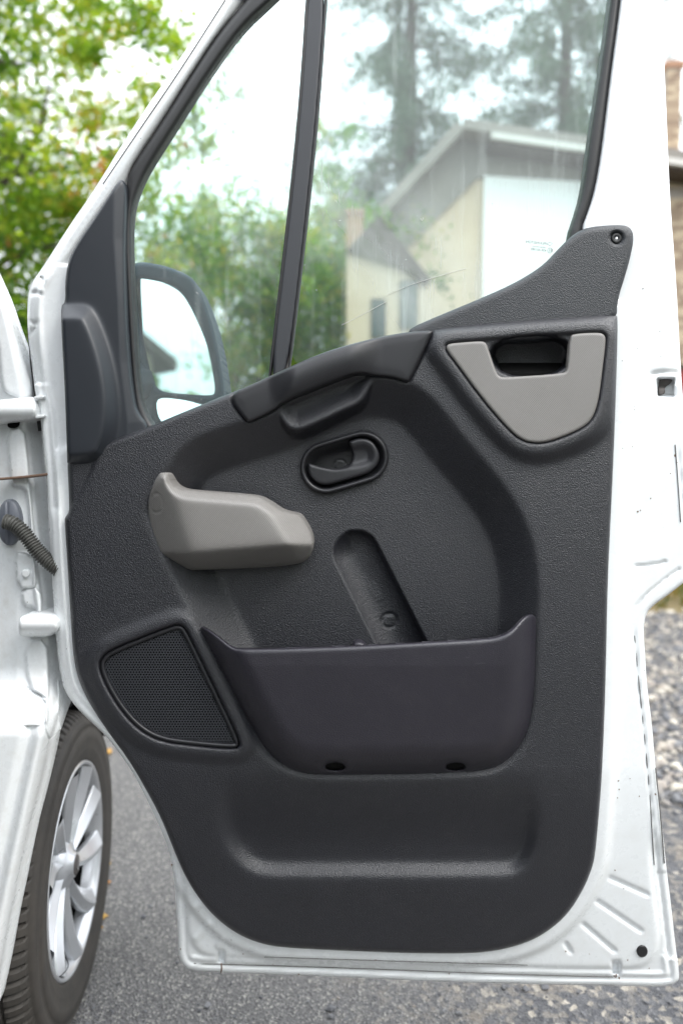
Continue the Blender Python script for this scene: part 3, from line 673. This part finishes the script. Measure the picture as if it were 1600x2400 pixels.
for u, v, w in ((1494,1199,5),(1500,1196,3),(1581,1068,5),(1585,1084,4),(1593,1092,4),(1524,1168,3),(1486,960,2),(1493,816,2),(1481,1047,2),(1570,1110,3),(1440,2040,3),(1450,1850,3),(1448,1830,4),(1446,1870,3),(1497,1866,3),(1535,1862,4),(1475,1825,2),(423,2225,3),(403,2027,4),(570,2236,3),(640,2260,3),(880,2250,3),(1052,2282,3),(1450,2292,5),(1438,2288,4),(1520,2270,3),(700,2284,3),(465,2136,2),(1325,2230,3),(1380,2236,2),(1470,2250,3)):
    uu = np.array([u], float); vv = np.array([v], float); h_ = float(h_shell(uu, vv)[0])+.0006
    pt = [P(u+w*.5*qr.uniform(.5, 1.2)*math.cos(a), v+w*.6*qr.uniform(.5, 1.3)*math.sin(a), D-h_) for a in np.linspace(0, 6.28, 8)[:-1]]
    mb.add((pt+[p+np.array([0, .001, 0]) for p in pt], [tuple(range(7))[::-1]]+[(i, (i+1) % 7, (i+1) % 7+7, i+7) for i in range(7)]))
mb.build('paint_chips', M['rust'], door)['kind'] = 'stuff'
hline('rust_run', [(519,2258),(520,2272),(518,2280)], .0014, M['rust']); hline('rust_run', [(1443,2284),(1441,2296)], .0012, M['rust'])
# ---- trim
card = relief('door_card', A_panel, h_panel, M['panel'], door, step=3.6, er=.012, epx=12, back=.02)
def h_sail(U, V): return -.006-.016*np.clip((U-1420)/60, 0, 1)**2*0
def h_sailR(U, V):
    r = np.hypot(U-1444, V-558); return -.004-.006*ramp(17-r, 3, 1)
sail_r = relief('belt_trim', [(938,779),(1034,737),(1129,698),(1212,660),(1276,619),(1321,568),(1353,542),(1384,531),(1455,526),(1477,533),(1485,555),(1477,600),(1461,657),(1448,695),(1442,760),(1300,800),(1000,800)], h_sailR, M['sailgrain'], door, step=4, er=.008, epx=14, back=.03)
scr = relief('screw', [(1444+12*math.cos(a), 558+12*math.sin(a)) for a in np.linspace(0, 6.28, 17)[:-1]], lambda U, V: -.0065-.003*ramp(5-np.hypot(U-1444, V-558), 1, .5), M['rubber'], door, step=1.5, er=.001, epx=2, back=.01, smooth_n=1)
relief('screw_drive', [(1444+3*math.cos(a), 558+3*math.sin(a)) for a in np.linspace(0, 6.28, 7)[:-1]], flat(-.008), M['chrome'], door, step=1.5, er=.0, epx=1, back=.002, smooth_n=0)
cCv = chaikin([(100,715),(141,713),(204,711),(229,737),(260,819),(278,906),(281,977),(272,1030),(239,1100),(100,1100)], 2)
def h_cover(U, V):
    h = np.full(U.shape, -.012); s = sd(U, V, cCv); h += .028*ramp(s, 34, 4)
    k = np.clip((U-np.interp(V, [420, 560, 700, 850, 990], [268, 268, 277, 283, 300])), 0, None); h -= .0004*k; return h
relief('mirror_corner_cover', [(283,421),(292,424),(298,445),(298,470),(294,561),(295,663),(298,760),(306,870),(314,930),(322,965),(352,1001),(345,1050),(239,1090),(158,1090),(158,1075),(152,900),(141,715),(154,712),(153,653),(163,602),(189,556),(225,505),(270,434)], h_cover, M['sail'], door, step=3.5, er=.006, epx=9, back=.03)
seal = relief('window_seal', A_open, lambda U, V: -.036-.0*U, M['rubber'], door, step=4, holes=[A_glass], er=.012, epx=14, back=.018)
# division post with its thin rubber lips
relief('division_post', [(721,-60),(765,-60),(747,223),(718,510),(672,895),(628,905),(676,510),(705,223)], lambda U, V: np.full(U.shape, -.035), M['division'], door, step=5, er=.003, epx=5, back=.05)
for a, b, c, d, w in (((723,-60),(705,223),(676,510),(629,900),7),((767,-60),(748,223),(719,510),(673,892),6)):
    L = [a, b, c, d]; relief('rubber_lip', [(u-w/2, v) for u, v in L]+[(u+w/2, v) for u, v in L[::-1]], flat(-.0335), M['rubber'], door, step=3, er=.002, epx=4, back=.02)
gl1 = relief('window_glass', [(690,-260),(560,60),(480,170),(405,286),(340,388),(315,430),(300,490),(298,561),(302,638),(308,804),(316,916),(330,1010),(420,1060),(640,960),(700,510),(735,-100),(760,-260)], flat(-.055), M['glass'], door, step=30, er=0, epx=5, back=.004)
gl1['label'] = 'fixed front quarter glass'
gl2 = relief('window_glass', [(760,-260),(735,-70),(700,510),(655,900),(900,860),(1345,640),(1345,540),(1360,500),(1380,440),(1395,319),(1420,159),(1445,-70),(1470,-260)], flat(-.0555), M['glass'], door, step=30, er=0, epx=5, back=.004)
gl2['label'] = 'tinted drop glass with water streaks'
# pull handle
def h_pull(U, V):
    s = sd(U, V, cPu); g = sstep((U-625)/70)*sstep((900-U)/90)
    h = .007+.002*ramp(s, 20, 8); top = np.interp(U, [531, 600, 677, 759, 855, 944, 1015], [926, 897, 860, 825, 797, 779, 773]); dv = V-top
    h += .030*g*np.sqrt(np.clip(1-((dv-30)/62)**2, .0, 1))-.010*g
    return h
relief('pull_handle', A_pull, h_pull, M['satin'], door, step=3, er=.006, epx=7, back=.05)
# speaker grille
cSi = cS
def grille():
    p = 6.7; vs = []; fs = []; ym = D-.000
    us = np.arange(230, 566, p); r = 0; v = 1465.0; cents = []
    while v < 1756:
        for u in us: cents.append((u+(p/2 if r % 2 else 0), v))
        v += p*.866; r += 1
    c = np.array(cents); s = sd(c[:, 0], c[:, 1], cSi); c = c[s > 5.5]
    for (u, v) in c:
        o = len(vs)
        for R_, hh in ((p*.5774, -.0035), (p*.36, -.0035), (p*.33, -.008)):
            for k in range(6):
                a = math.radians(30+60*k); vs.append(P(u+R_*math.cos(a), v+R_*math.sin(a), D-hh))
        for L in (0, 6):
            for k in range(6): fs.append((o+L+k, o+L+6+k, o+L+6+(k+1) % 6, o+L+(k+1) % 6))
    return np.array(vs), np.array(fs)
gvv, gff = grille(); go = mesh_obj('speaker_grille', gvv, gff, M['division'], door, False)
relief('speaker_cone', [tuple(x) for x in A_speaker], flat(-.012), M['void'], door, step=20, er=0, epx=2, back=.003)
def ring_poly(p, d):
    p = chaikin(p, 1); q = np.roll(p, -1, 0)-np.roll(p, 1, 0); n = np.stack([q[:, 1], -q[:, 0]], 1); n /= np.linalg.norm(n, axis=1)[:, None]+1e-9
    area = np.sum(p[:, 0]*np.roll(p[:, 1], -1)-np.roll(p[:, 0], -1)*p[:, 1])
    return p+n*d*(1 if area > 0 else -1)
relief('speaker_bezel', ring_poly(A_speaker, 5), flat(.002), M['satin'], door, step=2.6, holes=[ring_poly(A_speaker, -6)], er=.004, epx=6, back=.012, smooth_n=1)
# inner door handle
def stad(c1, c2, r, n=14):
    a0 = math.atan2(c2[1]-c1[1], c2[0]-c1[0]); o = []
    for c, s in ((c2, -math.pi/2), (c1, math.pi/2)):
        for k in range(n+1):
            a = a0+s+math.pi*k/n; o.append((c[0]+r*math.cos(a), c[1]+r*math.sin(a)))
    return o
relief('handle_bezel', stad(B0, B1, 61), lambda U, V: np.full(U.shape, -.041), M['satin'], door, step=3, holes=[stad(B0, B1, 49.5)], er=.006, epx=9, back=.012)
cup = relief('handle_cup', stad(B0, B1, 51), lambda U, V: -.050-.026*ramp(51-sseg(U, V, B0, B1), 26, 8)-.0015*(np.abs(np.hypot(U-797, V-1091)-14) < 1.6), M['satin_dark'], door, step=2.5, er=0, epx=2, back=.004)
A_lev = [(721,1088),(725,1085),(744,1092),(776,1098),(800,1097),(815,1091),(825,1077),(827,1064),(820,1044),(817,1036),(823,1032),(839,1027),(855,1027),(871,1033),(884,1049),(890,1069),(887,1085),(876,1100),(860,1111),(823,1122),(792,1131),(766,1138),(744,1134),(728,1120),(721,1104)]
cDish = chaikin([(815,1048),(840,1041),(858,1040),(872,1050),(877,1068),(871,1085),(852,1094),(820,1099),(770,1100),(770,1080),(800,1060)], 2)
relief('handle_lever', A_lev, lambda U, V: -.043-.009*ramp(sd(U, V, cDish), 13, 5), M['satin'], door, step=2.2, er=.006, epx=8, back=.02)
# grey armrest
A_arm = [(393,1108),(383,1107),(372,1110),(357,1141),(348,1171),(347,1202),(352,1243),(367,1284),(388,1324),(403,1337),(459,1336),(612,1331),(699,1323),(724,1309),(735,1284),(732,1253),(714,1220),(702,1206),(684,1204),(658,1197),(628,1176),(607,1165),(577,1160),(444,1150),(418,1146),(403,1133),(397,1115)]
cArm = chaikin(A_arm, 2)
def h_arm(U, V):
    s = sd(U, V, cArm)
    def side(a, b): return ((U-a[0])*(b[1]-a[1])-(V-a[1])*(b[0]-a[0]))/math.hypot(b[0]-a[0], b[1]-a[1])
    h = .004+.040*ramp(s, 20, 12)
    top = .052
    right = side((600, 1150), (692, 1300)); h_face = top-.0009*sp(right, 12)
    left = -side((395, 1130), (445, 1290)); h_face = h_face-.0008*sp(left, 16)
    under = V-np.interp(U, [440, 680], [1297, 1277]); h_face = h_face-.0016*sp(under, 6)
    h_face = np.maximum(h_face, -.045)
    k = .004+.022*0
    hh = -np.logaddexp(-h_face*220, -(.02+.05*ramp(s, 30, 10))*220)/220
    ring = np.abs(np.hypot((U-367)/.65, V-1179)-23); hh -= .0015*(ring < 1.8)
    return hh
relief('armrest', A_arm, h_arm, M['grey'], door, step=2.8, er=.006, epx=7, back=.06)
# grey bin fascia
hb = lambda U, V: np.full(U.shape, .0175)
A_bf = [(1047,807),(1065,804),(1127,799),(1139,804),(1146,825),(1163,876),(1172,884),(1190,884),(1318,876),(1328,868),(1330,850),(1334,789),(1345,782),(1402,779),(1415,784),(1419,796),(1412,855),(1402,937),(1387,983),(1356,1008),(1290,1034),(1259,1038),(1229,1034),(1198,1013),(1132,937),(1065,845),(1045,819)]
relief('bin_fascia', A_bf, hb, M['grey'], door, step=3.2, er=.003, epx=5, back=.010)
relief('bin_shade_liner', [(1135,795),(1338,782),(1334,880),(1166,892)], lambda U, V: -.058+.046*sstep((V-846)/28), M['void'], door, step=4, er=0, epx=3, back=.002)  # black sheet: the bin's inner shade put into its colour
# map pocket
A_poc = [(469,1470),(480,1470),(510,1491),(541,1516),(561,1522),(800,1516),(1004,1505),(1127,1498),(1167,1493),(1198,1478),(1218,1455),(1234,1441),(1249,1441),(1257,1450),(1255,1557),(1252,1634),(1244,1700),(1223,1751),(1188,1789),(1152,1807),(1081,1816),(800,1820),(714,1819),(663,1799),(622,1763),(592,1712),(561,1659),(531,1598),(490,1516),(469,1486)]
cPoE = chaikin([(380,1200),(1262,1200),(1257,1450),(1255,1557),(1252,1634),(1244,1700),(1223,1751),(1188,1789),(1152,1807),(1081,1816),(800,1820),(714,1819),(663,1799),(622,1763),(592,1712),(561,1659),(531,1598),(490,1516),(469,1480),(430,1400)], 2)
def h_poc(U, V):
    s = sd(U, V, cPoE); t = np.clip(s/78, 0, 1)
    h = -.006+.062*(1-(1-t)**2.2)**.75
    h += .004*np.sin(np.clip((U-560)/600, 0, 1)*math.pi)
    h -= .00018*np.clip(1640-V, 0, 160)*0+.00006*np.clip(V-1560, 0, 300)
    h += .0*V
    return h
relief('map_pocket', A_poc, h_poc, M['pocket'], door, step=3.4, er=.007, epx=13, back=.006, backface=True, holes=[[(c+24*math.cos(a), 1797+10*math.sin(a)) for a in np.linspace(0, 6.28, 13)[:-1]] for c in (785, 1067)])
relief('pocket_clip', [(822,1522),(828,1508),(840,1503),(852,1507),(862,1520),(862,1530),(822,1530)], flat(.035), M['pocket'], door, step=3, er=.006, epx=8, back=.02)
for c in (785, 1067): relief('drain_hole_shade', [(c+26*math.cos(a), 1796+12*math.sin(a)) for a in np.linspace(0, 6.28, 13)[:-1]], lambda U, V: h_poc(U, V)-.016, M['void'], door, step=3, er=0, epx=2, back=.002)  # black disc gives each drain hole its inner shade
# plug, latch, outer rubber
relief('drain_plug', [(1504+13*math.cos(a), 2230+14*math.sin(a)) for a in np.linspace(0, 6.28, 17)[:-1]], lambda U, V: h_shell(U, V)+.004, M['rubber'], door, step=2, er=.002, epx=4, back=.006, smooth_n=1)
relief('latch', [(1541,888),(1576,888),(1572,898),(1556,908),(1558,920),(1552,926),(1541,924)], lambda U, V: -.058+.012*ramp(V-904, 6, 2), M['darkmetal'], door, step=1.5, er=.002, epx=3, back=.01)
mb = MB(); mb.add(tube([P(u, v, D+.062) for u, v in ((70, 770), (76, 850), (83, 910), (90, 965), (95, 1010))], .004, 8)); mb.build('outer_seal', M['rubber'], door, True)
# mirror
A_mir = [(290,640),(312,619),(331,613),(371,619),(412,631),(447,648),(463,666),(484,715),(500,764),(514,825),(524,887),(527,923),(525,960),(505,1010),(420,1040),(350,1040),(320,985),(304,930),(296,800)]
A_mg1 = [(318,652),(351,655),(392,664),(422,678),(439,699),(455,727),(473,764),(488,801),(500,856),(508,903),(504,925),(484,927),(402,921),(375,916),(359,895),(347,846),(337,795),(324,723)]
A_mg2 = [(371,933),(402,933),(467,944),(495,952),(497,975),(470,1010),(402,1005),(373,985),(366,948)]
relief('mirror_housing', A_mir, flat(-.22), M['mirrorcase'], door, step=3, er=.012, epx=12, back=.09, backface=True, holes=[A_mg1, A_mg2])
def frame_mirror(name, poly, tilt, h0):
    o = relief(name, poly, lambda U, V: h0+tilt[0]*(U-410)/1000+tilt[1]*(V-790)/1000, M['mirror'], door, step=12, er=0, epx=2, back=.006); return o
frame_mirror('mirror_glass', A_mg1, (-.2, -.018), -.238)['label'] = 'large upper mirror glass'
frame_mirror('mirror_glass', A_mg2, (-.2, .10), -.238)['label'] = 'small wide-angle lower mirror glass'
MB().add(tube([P(200, 900, D+.06), P(250, 900, D+.14), P(330, 900, D+.27)], [.05, .045, .05], 12)).build('mirror_arm', M['mirrorcase'], door, True)
# scratches and a water tide line on the drop glass
mb = MB()
for pts in ([(905, 692), (960, 668), (1010, 652), (1092, 629)], [(800, 762), (850, 737), (905, 707)], [(985, 512), (988, 518), (992, 510)]):
    mb.add(tube([P(u, v, D+.0545) for u, v in pts], .0004, 4, False))
mb.build('glass_scratch', M['fascia'], door)
# maker's marks etched on the glass, reversed as seen from inside
mk = M['rubber']
def text(s, u, v, size, rot=-6, sx=-1):
    c = bpy.data.curves.new('glass_mark', 'FONT'); c.body = s; c.size = size; c.align_x = 'LEFT'; c.extrude = .0001; c.materials.append(mk)
    o = bpy.data.objects.new('glass_mark', c); COL.objects.link(o); p = P(u, v, D+.053)
    o.matrix_world = Matrix.Translation(Vector(p)) @ Matrix.Rotation(math.radians(90), 4, 'X') @ Matrix.Rotation(math.radians(-rot), 4, 'Z') @ Matrix.Diagonal((sx, 1, 1, 1))
    bpy.context.view_layer.update(); dg = bpy.context.evaluated_depsgraph_get(); me = bpy.data.meshes.new_from_object(o.evaluated_get(dg)); mw = o.matrix_world.copy()
    bpy.data.objects.remove(o); o2 = bpy.data.objects.new('glass_mark', me); o2.matrix_world = mw; COL.objects.link(o2); put(o2, door); return o2
text('PILKINGTON', 1279, 574, .0062, 6); text('AAEMISIVADITAUL', 1279, 582, .0030, 6); text('43R-001582', 1279, 590, .0056, 6); text('E1', 1293, 590, .0066, 3)
def loop(pts, r=.00035): vs, fs = tube(pts+[pts[0]], r, 5, False); return vs, fs
mesh_obj('glass_mark', *loop([P(1288+6*math.cos(a), 587+6*math.sin(a), D+.053) for a in np.linspace(0, 6.28, 20)]), mk, door)
mesh_obj('glass_mark', *loop([P(1280, 572, D+.053), P(1287, 567.5, D+.053), P(1294.5, 570.5, D+.053), P(1287.5, 575.5, D+.053)]), mk, door)

# ---- cab and load space of the van beside the camera
VX = -.80
MB().box((VX-.03, -4.6, .38), (VX, -.28, 2.42)).box((VX-1.9, -4.6, 2.38), (VX-.031, 1.0, 2.42)).box((VX-1.93, -4.6, .38), (VX-1.9, 1.0, 2.42)).build('body_side', M['paint'], van)
MB().box((VX-1.88, -.26, .5), (VX-.035, -.22, 2.37)).build('bulkhead', M['void'], van)
MB().box((VX-1.88, -.2, .42), (VX-.035, 1.1, .5)).build('cab_floor', M['rubber'], van)
MB().box((VX-1.88, 1.0, .5), (VX-.10, 1.25, 1.25)).build('dashboard', M['satin'], van)
MB().box((VX-1.86, -.2, 2.33), (VX-.035, .98, 2.37)).build('headlining', M['satin'], van)
mb = MB(); mb.box((VX-.75, -.18, .5), (VX-.2, .42, .92)).box((VX-.75, -.18, .93), (VX-.2, -.02, 1.55)); bevel(mb.build('seat', M['satin_dark'], van), .04, 3)
# ---- van body at the hinge side
A_body = [(-260,560),(-60,560),(0,688),(19,747),(42,808),(63,858),(80,912),(84,927),(92,960),(134,1010),(146,1600),(157,1630),(134,1685),(122,1722),(115,1738),(113,1756),(103,1802),(84,1880),(68,1938),(51,2015),(36,2093),(18,2176),(0,2283),(-30,2420),(-260,2420)]
cb1 = chaikin([(15,1008),(58,1000),(66,1060),(72,1135),(86,1300),(104,1436),(84,1440),(74,1300),(66,1160),(52,1142),(28,1138),(24,1110)], 1)
cb2 = chaikin([(35,1294),(63,1294),(84,1310),(86,1364),(84,1373),(77,1380),(41,1380)], 1)
cb3 = chaikin([(50,1382),(96,1375),(104,1438),(84,1438),(82,1422),(54,1420)], 1)
cb4 = chaikin([(57,1505),(112,1496),(117,1584),(115,1640),(112,1700),(104,1690),(107,1636),(67,1613)], 1)
def h_body(U, V):
    h = np.full(U.shape, -.06)
    xe = np.interp(V, [700, 900, 1000, 1438, 1630, 1740, 2283, 2420], [10, 78, 62, 108, 120, 96, -22, -50])
    # outer return flange turning away
    h -= .05*ramp(U-xe, 34, 8)
    h += .012*(ramp(sd(U, V, cb1), 3, 1.5)+ramp(sd(U, V, cb4), 3, 1.5)+ramp(sd(U, V, cb3), 3, 1.5))+.016*ramp(sd(U, V, cb2), 3, 1.5)
    h -= .012*np.exp(-((U-xe+30)/14)**2)*(V > 1700)
    h -= .0002*np.clip(40-U, 0, 300)*(V < 1600)
    h += .10*sstep((V-1560)/170)
    h -= .006*bump(spath(U, V, [(64, 1612), (107, 1636), (105, 1675), (100, 1694), (115, 1732)]), 4)
    return h
body = relief('body_panel', [(max(a, -130), b) for a, b in A_body], h_body, M['paint2'], van, step=2.6, er=.008, epx=10, back=.05, backface=True)
relief('screen_pillar', [(-200,560),(-60,560),(0,688),(30,770),(63,858),(84,935),(50,940),(40,930),(8,920),(2,880),(-4,800),(-40,700)], lambda U, V: -.052-.0004*np.clip(U-np.interp(V, [690, 930], [0, 50]), 0, 60), M['paint'], van, step=4, er=.006, epx=9, back=.03)
relief('hinge', [(-30,940),(0,937),(78,929),(84,934),(86,970),(86,981),(73,984),(40,987),(0,992),(-30,994)], lambda U, V: -.01-.02*np.clip((V-960)/30, -1, 1)**2, M['paint2'], van, step=3, er=.006, epx=7, back=.05)['label'] = 'upper white door hinge'
for v0, v1 in ((928, 936), (973, 981)): relief('hinge_leaf', [(80,v0),(104,v0-2),(104,v1-2),(80,v1)], flat(-.02), M['paint2'], van, step=2, er=.001, epx=3, back=.03, smooth_n=1)
relief('hinge', [(44,1456),(48,1446),(60,1440),(80,1439),(136,1438),(136,1492),(60,1492),(48,1490),(44,1480)], lambda U, V: .0-.02*np.clip((V-1465)/28, -1, 1)**2, M['paint2'], van, step=3, er=.008, epx=8, back=.06)['label'] = 'lower white door hinge'
relief('check_strap', [(-20,1121),(57,1115),(114,1108),(114,1114),(57,1121),(-20,1127)], flat(-.03), M['rust'], van, step=2, er=.001, epx=2, back=.02, smooth_n=0)
relief('bolt_head', [(60+9.5*math.cos(a), 1344+9.5*math.sin(a)) for a in np.linspace(0, 6.28, 15)[:-1]], flat(-.036), M['paint2'], van, step=2, er=.002, epx=3, back=.008, smooth_n=1)
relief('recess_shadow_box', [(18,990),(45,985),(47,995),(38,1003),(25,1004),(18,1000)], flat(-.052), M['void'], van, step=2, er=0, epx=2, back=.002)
relief('grommet', [(23+29*math.cos(a), 1224+55*math.sin(a)) for a in np.linspace(0, 6.28, 21)[:-1]], lambda U, V: -.054+.012*np.sqrt(np.clip(1-((U-23)/30)**2-((V-1224)/56)**2, 0, 1))-.003*(np.abs(U-18) < 1.5), M['boot'], van, step=2.5, er=.003, epx=5, back=.02)
path = chaikin(np.array([(12,1222),(30,1226),(46,1238),(63,1257),(80,1280),(99,1303),(119,1320),(140,1336)]), 2, False)
seg = np.concatenate([[0], np.cumsum(np.hypot(*np.diff(path, axis=0).T))]); ss_ = np.arange(0, seg[-1], .9)
pu, pv = np.interp(ss_, seg, path[:, 0]), np.interp(ss_, seg, path[:, 1])
mb = MB(); mb.add(tube([P(u, v, D+.03+.02*min(1, s/60)*0) for u, v, s in zip(pu, pv, ss_)], [.0120+.0022*math.sin(s*2*math.pi/6.6) for s in ss_], 18)); mb.build('wiring_bellows', M['bellows'], van, True)

# ---- wheel (centre, radius and steer measured against the door)
WC = Vector((-.637, 1.600, H-.941)); yaw = .103
wn = Vector((math.cos(yaw), math.sin(yaw), 0)); wd = Vector((0, 0, 1)).cross(wn); wu = Vector((0, 0, 1))
def wp(a, r, x): return WC+(wd*math.cos(a)+wu*math.sin(a))*r+wn*x
wheel = empty('wheel', WC, van)
def lathe(prof, n, rfun=None):
    vs = []; fs = []; m_ = len(prof)
    for i in range(n):
        a = 2*math.pi*i/n
        for j, (r, x) in enumerate(prof): vs.append(wp(a, r-(rfun(i, j) if rfun else 0), x))
    for i in range(n):
        for j in range(m_-1):
            a, b = i*m_+j, ((i+1) % n)*m_+j; fs.append((a, a+1, b+1, b))
    return vs, fs
prof = [(.236, .008), (.243, .012), (.250, .011), (.262, .017), (.264, .0165), (.285, .021), (.305, .021), (.306, .0195), (.318, .016), (.320, .018), (.333, .010), (.3335, .006), (.341, .002), (.348, -.006), (.353, -.016), (.357, -.030), (.357, -.036), (.349, -.037), (.349, -.043), (.358, -.044), (.360, -.075), (.350, -.076), (.350, -.084), (.360, -.085), (.360, -.118), (.350, -.119), (.350, -.127), (.359, -.128), (.356, -.165), (.345, -.195), (.31, -.215), (.27, -.205), (.24, -.19)]
NT = 336
def rf(i, j):
    if 12 <= j <= 16 and (i % 4 == 0): return .011 if j > 12 else .004
    if 19 <= j <= 20 and (i % 4 == 2): return .007
    if 23 <= j <= 24 and (i % 4 == 1): return .007
    return 0
vs, fs = lathe(prof, NT, rf); ty = mesh_obj('tyre', vs, fs, M['tyre'], wheel, True)
ty.data.polygons.foreach_set('use_smooth', [(k % (len(prof)-1)) < 11 for k in range(len(fs))])
vs, fs = lathe([(.236, .006), (.234, .011), (.228, .011), (.224, .002), (.219, -.004), (.2175, -.012), (.214, -.03)][:7], 120); mesh_obj('rim', vs, fs, M['rim'], wheel)
vs, fs = lathe([(.214, -.03), (.205, -.10), (.20, -.18)], 90); mesh_obj('rim_barrel', vs, fs, M['void'], wheel)
for k in range(10):
    sp_v = []; sp_f = []; nR, nW = 22, 6
    for layer in (0, 1):
        for i in range(nR):
            t = i/(nR-1); r = .036+t*(.222-.036)
            a0 = 2*math.pi*(k+.30)/10+.16*t*t
            wdt = .008+.023*t
            for j in range(nW):
                w = (-1, -.93, -.3, -.1, .93, 1)[j]; a = a0+math.asin(min(.9, w*wdt/r))
                crown = (0, .004, .017, .017, .003, 0)[j] if layer == 0 else -.010
                x = -.028+.026*t**1.5+crown*(1 if layer else (1))
                x += .006*math.cos(t*math.pi)*0
                sp_v.append(wp(a, r, x))
    n0 = nR*nW
    for i in range(nR-1):
        for j in range(nW-1):
            a = i*nW+j; sp_f.append((a, a+nW, a+nW+1, a+1)); sp_f.append((a+n0, a+1+n0, a+nW+1+n0, a+nW+n0))
        for j in (0, nW-1):
            a = i*nW+j; q_ = (a, a+n0, a+nW+n0, a+nW); sp_f.append(q_ if j == 0 else q_[::-1])
    s_ = mesh_obj('spoke', sp_v, sp_f, M['rim'], wheel, True)
    ev = np.zeros(len(s_.data.edges)*2, int); s_.data.edges.foreach_get('vertices', ev); ev = ev.reshape(-1, 2)
    s_.data.attributes.new('sharp_edge', 'BOOLEAN', 'EDGE').data.foreach_set('value', (ev[:, 0] % nW) == (ev[:, 1] % nW))
vs, fs = lathe([(.0005, .006), (.020, .006), (.027, .003), (.030, -.004), (.048, -.010), (.060, -.022), (.066, -.045)], 48); mesh_obj('hub', vs, fs, M['rim'], wheel)
vs, fs = lathe([(.0005, .0075), (.020, .0075), (.0235, .005)], 32); mesh_obj('centre_cap', vs, fs, M['darkmetal'], wheel)
dm = [wp(0, .011, .010), wp(math.pi/2, .017, .010), wp(math.pi, .011, .010), wp(-math.pi/2, .017, .010)]; dm2 = [WC+(p-WC)*.55+wn*.0045 for p in dm]
mesh_obj('emblem', dm+dm2, [(0, 1, 5, 4), (1, 2, 6, 5), (2, 3, 7, 6), (3, 0, 4, 7)], M['chrome'], wheel, False)
vs, fs = lathe([(.0005, -.10), (.14, -.10), (.145, -.11), (.145, -.12)], 60); mesh_obj('brake_disc', vs, fs, M['darkmetal'], wheel)
vs, fs = lathe([(.0005, -.14), (.21, -.14)], 30); mesh_obj('wheel_inner_face', vs, fs, M['void'], wheel)
a_ = math.radians(115)
MB().box(WC+Vector((-.095, -.17, -.05)), WC+Vector((-.05, -.08, .06))).build('brake_caliper', M['rust'], wheel)
# cable ties
for a0 in (math.radians(228),):
    pts = [wp(a0+.02*k, .224-.006*k, .006+.012*math.sin(k*.5)) for k in range(8)]; mesh_obj('cable_tie', *tube(pts, .0012, 6), M['rubber'], wheel)
# arch liner and front wing
mb = MB(); n_a = 26; vs = []
for x in (-.30, .0):
    for k in range(n_a+1):
        a = math.radians(28+167*k/n_a); vs.append(WC+Vector((x, math.cos(a)*.385, math.sin(a)*.385)))
mb.add((vs, [(k, k+1, n_a+2+k, n_a+1+k) for k in range(n_a)])); mb.build('arch_liner', M['void'], van, True)
MB().box(WC+Vector((-.34, -.38, -.1)), WC+Vector((-.31, .30, .38))).build('arch_liner_wall', M['void'], van)
mb = MB(); pr = [(WC.y-.40, WC.z+.17)]
for k in range(13):
    a = math.radians(158-136*k/12-0); pr.append((WC.y+math.cos(a)*.44, WC.z+math.sin(a)*.44))
pr += [(WC.y+.95, WC.z+.16), (WC.y+.95, WC.z+.52), (WC.y+.5, WC.z+.66), (WC.y-.30, WC.z+.76)]
n = len(pr); vs = [(WC.x+.0, y, z) for y, z in pr]+[(WC.x-.03, y, z) for y, z in pr]
mb.add((vs, [tuple(range(n)), tuple(range(2*n-1, n-1, -1))]+[(i, i+n, (i+1) % n+n, (i+1) % n) for i in range(n)])); mb.build('front_wing', M['paint'], van)

# fallen leaves on the asphalt
def fallen(u, v, s, lab, seed):
    dirv = P(u, v, 1.0)-np.array([0, 0, H]); t = -H/dirv[2]; x, y = dirv[0]*t, dirv[1]*t
    r = random.Random(seed); a = r.uniform(0, 6.28); vs = [(0, 0, .006)]; n = 14
    for k in range(n):
        th = 6.28*k/n; rr = s*(.55+.45*abs(math.cos(th*2.5))); vs.append((rr*math.cos(th+a), rr*.8*math.sin(th+a), .004+r.uniform(0, .35)*s))
    o = mesh_obj('fallen_leaf', [(vx+x, vy+y, vz) for vx, vy, vz in vs], [(0, k+1, (k+1) % n+1) for k in range(n)], M['litter'], None, False); tone(o.data, [r.random()]*n)
    tag(o, lab, 'leaf', 'fallen leaves beside the tyre')
fallen(244, 1768, .045, 'orange dead leaf on the asphalt, highest beside the front tyre', 1)
fallen(247, 2030, .022, 'tiny orange dead leaf on the asphalt right of the wheel hub', 2)
fallen(246, 2074, .022, 'orange dead leaf on the asphalt level with the lower spokes', 3)
fallen(236, 2152, .024, 'brown orange dead leaf on the asphalt nearest below the wheel centre', 4)
fallen(231, 2178, .014, 'smallest curled leaf on the asphalt, lowest beside the tyre', 5)
lf = mesh_obj('caught_leaf', [wp(math.radians(197)+dx, .16+dr, -.03+dz) for dx, dr, dz in ((-.10, -.02, 0), (0, -.035, .012), (.13, .0, 0), (.16, .03, .01), (.03, .045, .0), (-.08, .03, .012))], [(0, 1, 5), (1, 4, 5), (1, 2, 4), (2, 3, 4)], M['litter'], None, False)
tone(lf.data, [1, .9, .8, 1]); tag(lf, 'yellow brown leaf caught behind the wheel spokes', 'leaf')
